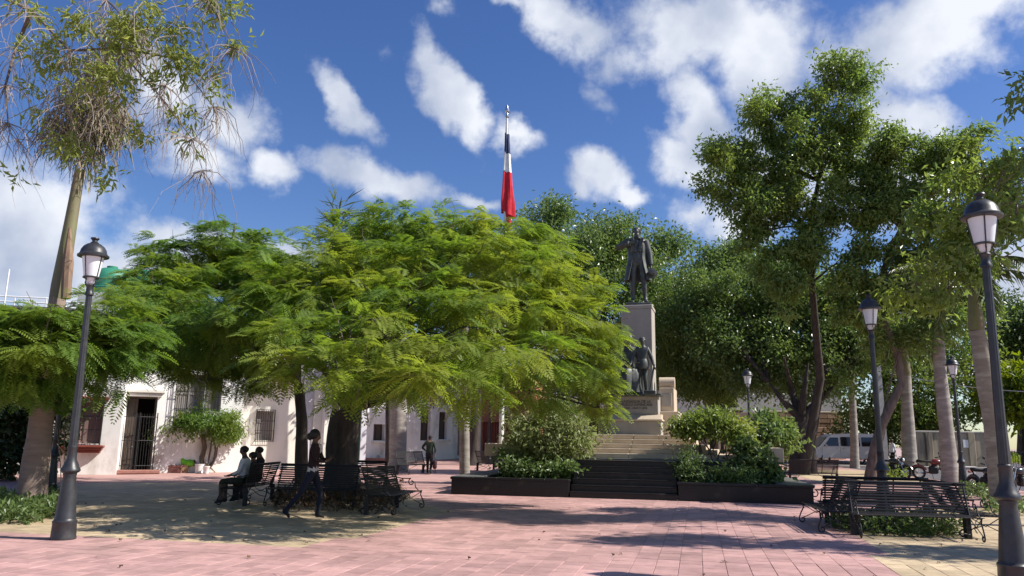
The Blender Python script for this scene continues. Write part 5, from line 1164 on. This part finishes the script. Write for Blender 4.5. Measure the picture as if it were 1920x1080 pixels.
# ground cover round the palm foot, at the right tree bed, by the street
def cover(name, label, pts, n, m, L=.12, h=.3, cat='ground cover'):
    poly = [ground(*p) for p in pts]; xs = [p.x for p in poly]; ys = [p.y for p in poly]; P = []
    while len(P) < n:
        p = Vector((random.uniform(min(xs), max(xs)), random.uniform(min(ys), max(ys)), 0))
        if inside(p, poly): P.append((p.x, p.y, zt(p.y)+random.random()**1.5*h))
    P = np.array(P); D = unit(rng.normal(size=(n, 3))+np.array([0, 0, .6])); base = np.array([np.mean(xs), np.mean(ys), 0.])
    V, q = leaf_geo(P, D, unit(np.array([0, 0, 1])+.4*rng.normal(size=(n, 3))), L*(.6+.8*rng.random(n)), L*.5*(.6+.8*rng.random(n)))
    o = npmesh(name, V-base, q, M[m]); o.location = tuple(base); return tag(o, label, cat, None, 'stuff')
cover('ground_cover', 'low dark leafy ground cover round the foot of the brown palm', [(-30, 945), (110, 940), (112, 968), (60, 985), (-40, 982)], 2600, 'cover', .13, .30)
cc = MB()
cb_ = gc; 
P = []; n = 2400
a = rng.random(n)*2*np.pi; r_ = np.sqrt(rng.random(n))*1.15; P = np.stack([gc.x+r_*np.cos(a), gc.y+r_*np.sin(a), rng.random(n)**1.3*.42], 1)
V, q = leaf_geo(P, unit(rng.normal(size=(n, 3))+np.array([0, 0, .6])), unit(np.array([0, 0, 1])+.4*rng.normal(size=(n, 3))), .12*(.6+.8*rng.random(n)), .06*(.6+.8*rng.random(n)))
o = npmesh('ground_cover', V-np.array([gc.x, gc.y, 0]), q, M['cover']); o.location = (gc.x, gc.y, 0); o.scale.z = .8; tag(o, 'leafy bed enclosed by the ring of benches at the right', 'ground cover', None, 'stuff')
cover('ground_cover', 'sparse plants along the street kerb by the parked motorcycles', [(1800, 922), (1880, 928), (1890, 938), (1800, 934)], 700, 'cover', .14, .4)
cover('ground_cover', 'small leafy plants on the paving left of the nearest street lamp', [(1840, 946), (1925, 950), (1930, 968), (1850, 962)], 500, 'cover', .14, .3)
cover('ground_cover', 'grassy plants at the foot of the shorter royal palm', [(1655, 890), (1700, 892), (1700, 900), (1655, 899)], 500, 'shrub', .2, .5)
cover('grass', 'bright sunlit grass behind the railing at the right edge', [(1862, 869), (2000, 874), (2000, 860), (1862, 857)], 5000, 'grass', .3, .5, 'grass')
b = MB(); c = tb; b.lathe([(1.9, 0), (1.85, .10), (1.5, .22), (.9, .34), (.0, .42)], 26, (c.x, c.y, 0)); o = b.build('tree_bed', M['soil']); tag(o, kind='structure')
cover('fallen_leaves', 'dry brown leaves and pods heaped round the thick flamboyant trunk', [(500, 958), (740, 965), (760, 920), (560, 915)], 2600, 'dry', .12, .32, 'leaf litter')
n = 90; P = []
while len(P) < n:
    y = random.uniform(9.3, 20); x = random.uniform(-.6, .6)*y; P.append((x, y, .01))
P = np.array(P); V, q = leaf_geo(P, unit(rng.normal(size=(n, 3))*np.array([1, 1, .1])), unit(np.array([0, 0, 1])+.2*rng.normal(size=(n, 3))), .05+.05*rng.random(n), .03+.03*rng.random(n), .5)
o = npmesh('dead_leaves', V, q, M['dry']); tag(o, 'dry dead leaves scattered over the sunny pink paving', 'leaf litter', None, 'stuff')
# ------------------------------------------------------------------ people
def cl(n, c): return cloth(n, c)
def by_height(bands, arm=None):
    """material index from height bands [(z, idx)...]"""
    def f(c):
        if arm:
            r = arm(c)
            if r is not None: return r
        for z, i in bands:
            if c.z < z: return i
        return bands[-1][1]
    return f
# standing woman with a phone
P0 = ground(581, 974); kz = 1.0
t = thing('person', 'striding person in dark top and jeans, white cloth on the shoulder, looking at a phone', 'person', P0, R(90))
J = standing(1.74)
J.update(shl=(.16, -.02, 1.39), ell=(.22, -.12, 1.16), wrl=(.14, -.25, 1.12), hal=(.09, -.31, 1.17), shr=(-.16, -.02, 1.39), elr=(-.22, -.10, 1.15), wrr=(-.12, -.25, 1.11), har=(-.06, -.31, 1.15), pnl=(0, 0, 1), pnr=(0, 0, 1), knl=(.09, -.16, .50), anl=(.10, -.12, .09), hel=(.10, -.07, .045), tol=(.11, -.26, .035), knr=(-.09, .20, .49), anr=(-.1, .47, .17), her=(-.1, .53, .14), tor=(-.11, .37, .035), nose=(0, -.115, 1.56), head=(0, -.03, 1.60))
mats = [M['skin'], cl('maroon_top', (.026, .011, .012)), cl('navy_jeans', (.010, .012, .026)), cl('dark_shoes', (.03, .022, .018)), cl('white_belt', (.55, .53, .5))]
hand = lambda c: 0 if (c.y < -.26 and c.z > .95 and abs(c.x) < .3) else None
human('body', J, mats, by_height([(.11, 3), (.93, 2), (1.0, 4), (1.45, 1), (9, 0)], hand), t, .98)
b = MB(); b.ell((0, .01, 1.64), (.095, .11, .11), 16, 10, None, .05); b.ell((0, .10, 1.60), (.06, .06, .08), 10, 8); b.build('hair', M['hair'], t, True)
b = MB(); b.ell((.10, -.01, 1.42), (.11, .12, .05), 12, 8, None, .08); b.ell((.15, -.05, 1.34), (.05, .08, .08), 10, 8, None, .1); b.build('shoulder_cloth', cl('white_cloth', (.62, .60, .58)), t, True)
ph = thing('phone', 'dark phone held in the striding person\'s hands', 'phone', P0+Vector((.39, -.02, 1.21)), R(90)); b = MB(); b.bbox((0, 0, 0), (.08, .012, .15), .004, Matrix.Rotation(R(-30), 3, 'X')); b.build('case', M['rubber'], ph); b = MB(); b.bbox((0, .0075, .004), (.07, .002, .135), .001, Matrix.Rotation(R(-30), 3, 'X')); b.build('screen', M['glass_dark'], ph)
# man seated on the left bench
K1o, K1c, K1d, K1n = K1
def seated(label, o, off, mats, fat=1.0, hair=True, s=1.0):
    """figure sitting on a bench; local -y is the bench's front"""
    a = o.rotation_euler.z; t = thing('person', label, 'person', o.matrix_basis @ Vector((off, 0, 0)), a)
    J = dict(pelvis=(0, .02, .56), chest=(0, .04, .92), neck=(0, .03, 1.10), head=(0, -.02, 1.24), crown=(0, -.01, 1.31), nose=(0, -.11, 1.21))
    for n_, g in (('l', 1), ('r', -1)):
        J.update({'sh'+n_: (.18*g, .05, 1.02), 'el'+n_: (.25*g, .0, .76), 'wr'+n_: (.18*g, -.22, .68), 'ha'+n_: (.14*g, -.30, .66), 'pn'+n_: (0, 0, 1), 'hip'+n_: (.09*g, .0, .54), 'kn'+n_: (.13*g, -.44, .55), 'an'+n_: (.13*g, -.42, .10), 'he'+n_: (.13*g, -.37, .05), 'to'+n_: (.14*g, -.56, .04)})
    if s != 1: J = {k: (v if k[:2] == 'pn' else (v[0]*s, v[1]*s, .46+(v[2]-.46)*s if k[:2] not in ('an', 'he', 'to') else v[2])) for k, v in J.items()}
    def mf(c):
        zz = .46+(c.z-.46)/s
        if zz > 1.07: return 0
        if zz < .12: return 3
        if zz < .47: return 4
        if c.y < -.14*s and zz < .62: return 2
        if c.y < -.15*s: return 0
        return 1 if zz > .64 else 2
    human('body', J, mats, mf, t, fat)
    b = MB(); b.ell((0, .005, .46+(1.275-.46)*s), (.092, .105, .085), 14, 9, None, .05); b.build('hair', M['hair'], t, True)
    for g in (-1, 1):
        b = MB(); b.ell((g*.085, -.015, .46+(1.235-.46)*s), (.014, .024, .034), 8, 6); b.build('ear', M['skin'], t, True)
    return t
mt = [M['skin'], cl('grey_shirt', (.60, .62, .66)), cl('dark_shorts', (.03, .035, .022)), cl('shoe', (.02, .018, .016)), M['skin']]
seated('man in pale grey shirt seated on the left bench, his back to us', K1o, .62, mt, 1.06)
mt2 = [M['skin'], cl('black_shirt', (.022, .020, .022)), cl('black_trousers', (.02, .02, .024)), cl('shoe2', (.02, .018, .016)), cl('black_trousers2', (.02, .02, .024))]
seated('slim person in black seated at the far end of the left bench', K1o, -.42, mt2, .95, True, .97)
seated('child in dark clothes seated between the two on the left bench', K1o, .0, mt2, .8, True, .82)
# walking man in green
P1 = ground(804, 889); t = thing('person', 'man in dark green shirt walking away with a bag before the long white house', 'person', P1, R(172))
J = standing(1.70); J.update(elr=(-.27, .06, 1.08), wrr=(-.24, .0, .86), har=(-.24, -.02, .78), anl=(.10, -.16, .10), hel=(.10, -.12, .05), tol=(.11, -.31, .05), knl=(.10, -.13, .50), anr=(-.10, .16, .12), her=(-.1, .21, .1), tor=(-.11, .03, .03), ell=(.34, -.02, 1.12), wrl=(.22, -.16, 1.0), hal=(.16, -.2, .98))
J['head'] = (0, -.05, 1.54); J['crown'] = (0, -.05, 1.61); J['nose'] = (0, -.15, 1.51); J['neck'] = (0, -.02, 1.40)
mats = [M['skin2'], cl('green_shirt', (.030, .045, .028)), cl('black_pants', (.014, .014, .018)), cl('shoe3', (.012, .012, .012))]
human('body', J, mats, by_height([(.09, 3), (.90, 2), (1.40, 1), (9, 0)], lambda c: 0 if abs(c.x) > .19 and .66 < c.z < .88 else None), t, 1.16)
b = MB(); b.ell((0, -.035, 1.575), (.09, .10, .085), 14, 9, None, .05); b.build('hair', M['hair'], t, True)
bg = thing('bag', 'dark maroon bag carried by the walking man', 'bag', P1+Vector((.25, -.02, .41)), 0); b = MB(); b.bbox((0, 0, .0), (.16, .34, .38), .05); b.build('bag_body', cl('maroon_bag', (.05, .016, .02)), bg, True); b = MB(); b.tube([(0, -.09, .17), (-.01, -.05, .36), (-.01, .05, .36), (0, .09, .17)], .012, 6); b.build('handle', M['rubber'], bg)
# far pedestrian by the wall on the right
P2 = foot(1676, 47); t = thing('person', 'distant person in dark clothes on the far pavement left of the stained wall', 'person', P2, R(-80))
J = standing(1.7); human('body', J, [M['skin'], M['flag_white'], mats[2], mats[3]], by_height([(.09, 3), (.92, 2), (1.42, 1), (9, 0)]), t, 1.0); b = MB(); b.ell((0, 0, 1.60), (.092, .105, .085), 12, 8); b.build('hair', M['hair'], t, True)

# ------------------------------------------------------------------ vehicles
def wheel(parent, c, r, w, m_rim='chrome', axis='x', spokes=5):
    b = MB(); n = 24; pr = [(r-.09, -w/2), (r-.03, -w/2), (r, -w*.3), (r, w*.3), (r-.03, w/2), (r-.09, w/2)]
    b.lathe(pr, n); rot = Matrix.Rotation(R(90), 3, 'Y') if axis == 'x' else Matrix.Rotation(R(90), 3, 'X')
    b.f = [f for f in b.f if len(f) == 4]; b.m = [0]*len(b.f)
    b.v = [tuple(rot @ Vector(p)+Vector(c)) for p in b.v]; wo = b.build('wheel', M['rubber'], parent, True)
    h = MB(); h.lathe([(r-.085, -w*.3), (r-.085, w*.3)], n); h.f = [f for f in h.f if len(f) == 4]; h.m = [0]*len(h.f); h.lathe([(.05, -w*.4), (.05, w*.4)], 10)
    for i in range(spokes):
        a = 2*math.pi*i/spokes; h.box(((r-.06)/2*math.cos(a), (r-.06)/2*math.sin(a), 0), (r-.08, .035, w*.4), Matrix.Rotation(a, 3, 'Z'))
    h.v = [tuple(rot @ Vector(p)+Vector(c)) for p in h.v]; h.build('rim', M[m_rim], wo); return wo
def motorcycle(label, loc, rz, paint, scooter=False):
    """points along local -y; stands on its wheels, leaning on the stand"""
    t = thing('motor_scooter' if scooter else 'motorcycle', label, 'scooter' if scooter else 'motorcycle', loc, rz, None if scooter else 'motorcycles parked by the street'); t.rotation_euler.y = R(5)
    r = .24 if scooter else .29; wb = .62
    wheel(t, (0, -wb, r), r, .10, 'chrome', 'x', 6); wheel(t, (0, wb, r), r, .12, 'chrome', 'x', 6)
    b = MB()
    for s in (-1, 1): b.tube([(s*.085, -wb, r), (s*.075, -wb+.12, .62), (s*.07, -wb+.22, .90)], .022, 8)
    b.build('fork', M['chrome'], t, True)
    b = MB(); b.tube([(-.36, -.22, 1.02), (-.30, -.34, 1.0), (-.08, -.40, .93), (.08, -.40, .93), (.30, -.34, 1.0), (.36, -.22, 1.02)], .014, 8); hb = b.build('handlebar', M['chrome'], t, True)
    for s in (-1, 1):
        b = MB(); b.tube([(s*.30, -.34, 1.0), (s*.37, -.20, 1.02)], .022, 8); b.build('grip', M['rubber'], hb, True)
        b = MB(); b.tube([(s*.26, -.36, 1.0), (s*.33, -.38, 1.13), (s*.36, -.38, 1.18)], .008, 6); mo = b.build('mirror', M['iron'], t)
        b = MB(); b.ell((s*.38, -.38, 1.22), (.065, .02, .05), 12, 8); b.build('mirror_glass', M['rubber'], mo, True)
    b = MB(); b.ell((0, -.50, .86), (.10, .09, .10), 14, 10); hl = b.build('headlight', M[paint], t, True); b = MB(); b.ell((0, -.565, .86), (.08, .04, .08), 14, 8); b.build('lens', M['glass_white'], hl, True)
    b = MB(); b.ell((0, -.12, .78), (.13, .26, .14), 16, 10)
    if scooter: b.ell((0, -.42, .62), (.20, .08, .30), 14, 10); b.bbox((0, -.1, .30), (.30, .5, .08), .03); b.ell((0, .45, .52), (.18, .38, .20), 16, 10)
    b.build('fairing' if scooter else 'fuel_tank', M[paint], t, True)
    b = MB(); b.bbox((0, .34, .80), (.24, .66, .09), .035); b.bbox((0, .56, .85), (.22, .24, .07), .03); b.build('seat', M['rubber'], t, True)
    b = MB(); b.bbox((0, 0, .42), (.26, .38, .34), .05); b.bbox((0, -.04, .60), (.18, .22, .14), .03); b.build('engine', M['iron'], t, True)
    b = MB(); b.tube([(0, -.30, .84), (0, -.28, .5), (0, .0, .26), (0, .35, .34), (0, .70, .80)], .025, 8); b.build('frame', M['iron'], t, True)
    for y in (-wb, wb):
        b = MB(); pts = [(0, y+(r+.04)*math.cos(a), r+(r+.04)*math.sin(a)) for a in [math.pi*(.12+.76*i/8) for i in range(9)]]; b.tube(pts, .055, 8); b.build('fender', M[paint], t, True)
    b = MB(); b.tube([(.14, -.05, .34), (.16, .3, .26), (.18, .78, .32)], [.025, .04, .05], 10); b.build('exhaust', M['chrome'], t, True)
    b = MB(); b.tube([(-.12, .1, .3), (-.24, .08, .0)], .012, 6); b.build('stand', M['iron'], t)
    b = MB(); b.bbox((0, .80, .74), (.14, .06, .08), .02); b.build('tail_light', M['redwood'], t, True)
    return t
M['black_paint'] = mat('black_paint', (.02, .02, .022), (.03, .03, .034), 3, .25, spec=.6); M['red_paint'] = mat('red_paint', (.16, .016, .018), (.13, .012, .014), 3, .3, spec=.6)
p = ground(1850, 927); m1 = motorcycle('black motorcycle parked facing us behind the right palm, its mirrors spread', p, R(8), 'black_paint')
p = ground(1752, 899); motorcycle('dark red motorcycle parked left of the grey palm trunk', p, R(75), 'red_paint')
p = ground(1672, 897); motorcycle('black motorcycle half hidden beside the lamp behind the crooked trunk', p, R(40), 'black_paint')
p = ground(1918, 925); motorcycle('black motorcycle at the right edge behind the nearest street lamp', p, R(-70), 'black_paint')
p = ground(420, 883); motorcycle('white motor scooter parked before the cream house door', p, R(60), 'plastic_white', True)
# silver van
V0_ = foot(1518, 51.8); V1_ = foot(1652, 51.8); vl = 4.95
t = thing('van', 'silver passenger van with dark windows passing behind the trees, nose to the left', 'van', ((V0_.x+V0_.x+vl)/2, 52.2, zt(52)), R(-90))
w = .88
prof = [(-2.42, .34), (-2.47, .58), (-2.38, .86), (-1.95, 1.05), (-1.35, 1.68), (-1.0, 1.86), (.2, 1.94), (1.9, 1.93), (2.32, 1.86), (2.42, 1.2), (2.45, .6), (2.40, .34)]
b = MB(); V = []; n = len(prof)
def halfw(z): return w*(1-.11*max(0, (z-1.0)/.94)**1.3)
for s in (-1, 1): V += [(s*halfw(z)*.985, y, z) for y, z in prof]
b.add(V, [tuple(range(n)), tuple(range(2*n-1, n-1, -1))]+[(i, n+i, n+(i+1) % n, (i+1) % n) for i in range(n)])
vb = b.build('body', M['silver'], t)
vb.data.shade_flat()
for s in (-1, 1):
    def side(y0, y1, z0, z1, y0b=None): 
        g = MB(); P = [(y0, z0), (y1, z0), (y1, z1), (y0b if y0b is not None else y0, z1)]; o = .016
        g.add([(s*(halfw(z)*.985+o), y, z) for y, z in P]+[(s*(halfw(z)*.985-.03), y, z) for y, z in P], [(0, 1, 2, 3), (7, 6, 5, 4), (0, 4, 5, 1), (1, 5, 6, 2), (2, 6, 7, 3), (3, 7, 4, 0)]); return g
    side(-1.62, -.66, 1.12, 1.66, -1.18).build('front_window', M['glass_dark'], t)
    side(-.52, .72, 1.12, 1.70).build('side_window', M['glass_dark'], t); side(.86, 2.15, 1.12, 1.70).build('rear_window', M['glass_dark'], t)
    d = side(-1.75, -.60, .42, 1.06); do = d.build('door', M['silver'], t)
    g = MB(); g.bbox((s*(w+.025), -.75, .98), (.03, .18, .04), .01); g.build('handle', M['chrome'], do)
    d = side(-.56, .78, .42, 1.06); do = d.build('sliding_door', M['silver'], t); g = MB(); g.bbox((s*(w+.025), -.38, .98), (.03, .18, .04), .01); g.build('handle', M['chrome'], do)
    g = MB(); g.ell((s*(w+.1), -1.52, 1.17), (.10, .06, .09), 10, 8); g.build('mirror', M['silver'], t, True)
    g = MB(); g.ell((s*.66, -2.38, .80), (.2, .09, .11), 12, 8); g.build('headlight', M['glass_white'], t, True)
    g = MB(); g.bbox((s*.78, 2.42, 1.15), (.12, .06, .5), .02); g.build('tail_light', M['redwood'], t)
    for y in (-1.55, 1.45): wheel(t, (s*.78, y, .32), .32, .2, 'chrome', 'x', 7)
g = MB(); P = [(-1.93, 1.075), (-1.365, 1.68)]; g.add([(x*halfw(z)*.88, y-.02, z+.012) for (y, z) in P for x in (-1, 1)], [(0, 1, 3, 2)]); g.add([(x*halfw(z)*.88, y+.03, z-.03) for (y, z) in P for x in (-1, 1)], [(2, 3, 1, 0)]); g.build('windscreen', M['glass_dark'], t)
g = MB(); g.bbox((0, -2.44, .45), (1.7, .14, .22), .04); g.build('bumper', M['silver'], t, True)

# ------------------------------------------------------------------ street clutter
def at_ground(px, py): p = ground(px, py); return p
p = at_ground(314, 886); t = thing('brick_planter', 'low brick planter box beside the pots before the gate house', 'planter', p)
b = MB()
for z in range(3):
    for k in range(6):
        b = MB(); b.bbox((-.52+.21*k-(.1 if z % 2 else 0), 0, .05+.105*z), (.2, .34, .095), .008); b.build('brick', M['brickpl'], t)
b = MB(); b.box((0, 0, .29), (1.0, .26, .04)); b.build('soil', M['soil'], t)
p = at_ground(344, 886); t = thing('cardboard_box', 'open brown cardboard box between the brick planter and white bucket', 'box', p, R(15)); b = MB()
for (c, d) in (((0, -.15, .16), (.34, .012, .32)), ((0, .15, .16), (.34, .012, .32)), ((-.17, 0, .16), (.012, .30, .32)), ((.17, 0, .16), (.012, .30, .32)), ((0, 0, .008), (.34, .3, .012))): b.box(c, d)
b.build('box_wall', M['card'], t); b = MB(); b.box((-.22, 0, .30), (.12, .3, .01), Matrix.Rotation(R(-35), 3, 'Y')); b.build('flap', M['card'], t)
b = MB(); b.ell((.10, .05, .44), (.30, .2, .15), 16, 10, None, .14); b.ell((-.08, .0, .52), (.16, .14, .14), 12, 8, None, .16); b.v = [(x+p.x, y+p.y, z) for x, y, z in b.v]; o = b.build('plastic_bag', M['green_bag'], None, True); tag(o, 'crumpled lime green plastic bag lying on the cardboard box', 'bag')
p = at_ground(373, 887); b = MB(); b.lathe([(.15, 0), (.18, .34), (.195, .345), (.195, .37), (.17, .37), (.14, .05), (.0, .05)], 20); o = b.build('bucket', M['plastic_white'], None, True); o.location = p; tag(o, 'white plastic bucket at the foot of the small weeping fig', 'bucket')
p = at_ground(386, 888); b = MB(); b.lathe([(.10, 0), (.13, .26), (.14, .27), (.14, .3), (.12, .3), (.09, .05), (.0, .05)], 18); o = b.build('flower_pot', M['plastic_white'], None, True); o.location = p; tag(o, 'small white pot just right of the white bucket', 'pot')
p = at_ground(405, 884); b = MB(); b.lathe([(.14, 0), (.155, .30), (.17, .30), (.17, .34), (.14, .34), (.11, .06), (.0, .06)], 18); o = b.build('flower_pot', M['pinkpot'], None, True); o.location = p; tag(o, 'pink pot between the leaning boards and the white scooter', 'pot')
p = at_ground(394, 886); t = thing('broken_board', 'pale board leaning among the pots by the weeping fig', 'board', p, R(20)); b = MB(); b.bbox((.0, 0, .19), (.05, .12, .55), .01, Matrix.Rotation(R(-48), 3, 'Y')); b.build('board', M['card'], t)
p = at_ground(700, 868); b = MB(); b.bbox((0, 0, .13), (1.6, .35, .26), .03); o = b.build('flower_box', M['brickpl']); o.location = p; tag(o, 'low red planter box against the long white house', 'planter')
p = at_ground(706, 866); b = MB(); b.lathe([(.12, 0), (.16, .36), (.17, .38), (.14, .38), (.1, .06), (.0, .06)], 16); o = b.build('flower_pot', M['plastic_white'], None, True); o.location = p+Vector((.3, -.4, 0)); tag(o, 'white pot in front of the low red planter box', 'pot')
# concrete utility pole and cable on the right
p = foot(1661, 48.5); t = thing('utility_pole', 'square pale concrete utility pole behind the crooked tree trunk', 'pole', p); b = MB(); b.box((0, 0, 4.5), (.34, .30, 9), None, .65); b.build('post', M['concrete'], t)
b = MB(); pts = []
for i in range(17):
    f = i/16; a = at(1668+ (2060-1668)*f, 700+ (735-700)*f+16*math.sin(math.pi*f)*.8, 48.5-12*f); pts.append(a)
b.tube(pts, .022, 5); o = b.build('overhead_cable', M['pole_white']); tag(o, 'thin pale overhead cable sagging across the trees at the right', 'cable')
p = ground(1818, 917); t = thing('concrete_bollard', 'square pale concrete bollard left of the parked black motorcycle', 'bollard', p, R(10)); b = MB(); b.bbox((0, 0, .40), (.44, .3, .80), .03); b.build('bollard_body', M['concrete'], t); b = MB(); b.bbox((0, 0, .83), (.50, .36, .06), .02); b.build('cap', M['concrete'], t)
# white wall lantern on the street wall and iron posts near the terracotta house
p = at(1587, 757, 57.8); t = thing('wall_lantern', 'small white lantern on the edge of the stone wall', 'lamp', p); b = MB(); b.lathe([(.12, -.3), (.22, .12), (.26, .16), (.12, .34), (.04, .4), (.0, .46)], 10); b.build('lantern_glass', M['glass_white'], t); b = MB(); b.tube([(0, 0, -.3), (0, .1, -.55), (0, .45, -.5)], .04, 6); b.build('bracket', M['iron'], t)
for (px, py, lab) in ((868, 874, 'thin rusty post left of the flared dark trunk'), (876, 868, 'short black post nearest the flared dark trunk')):
    p = ground(px, py); b = MB(); b.lathe([(.09, 0), (.09, .05), (.05, .07), (.045, 1.1), (.075, 1.12), (.06, 1.2), (.0, 1.24)], 12); o = b.build('iron_post', M['iron'], None, True); o.location = p; tag(o, lab, 'post')
# seed pod hanging at the top of the left flamboyant crown
p = at(436, 436, 24.2); b = MB(); b.tube([p+Vector((.02, 0, .30)), p+Vector((.05, 0, .12)), p+Vector((.03, 0, -.1)), p+Vector((-.06, 0, -.3))], [.012, .035, .035, .012], 8); o = b.build('seed_pod', M['darkbark'], None, True); tag(o, 'long dark seed pod hanging at the top of the darker flamboyant crown', 'seed pod')
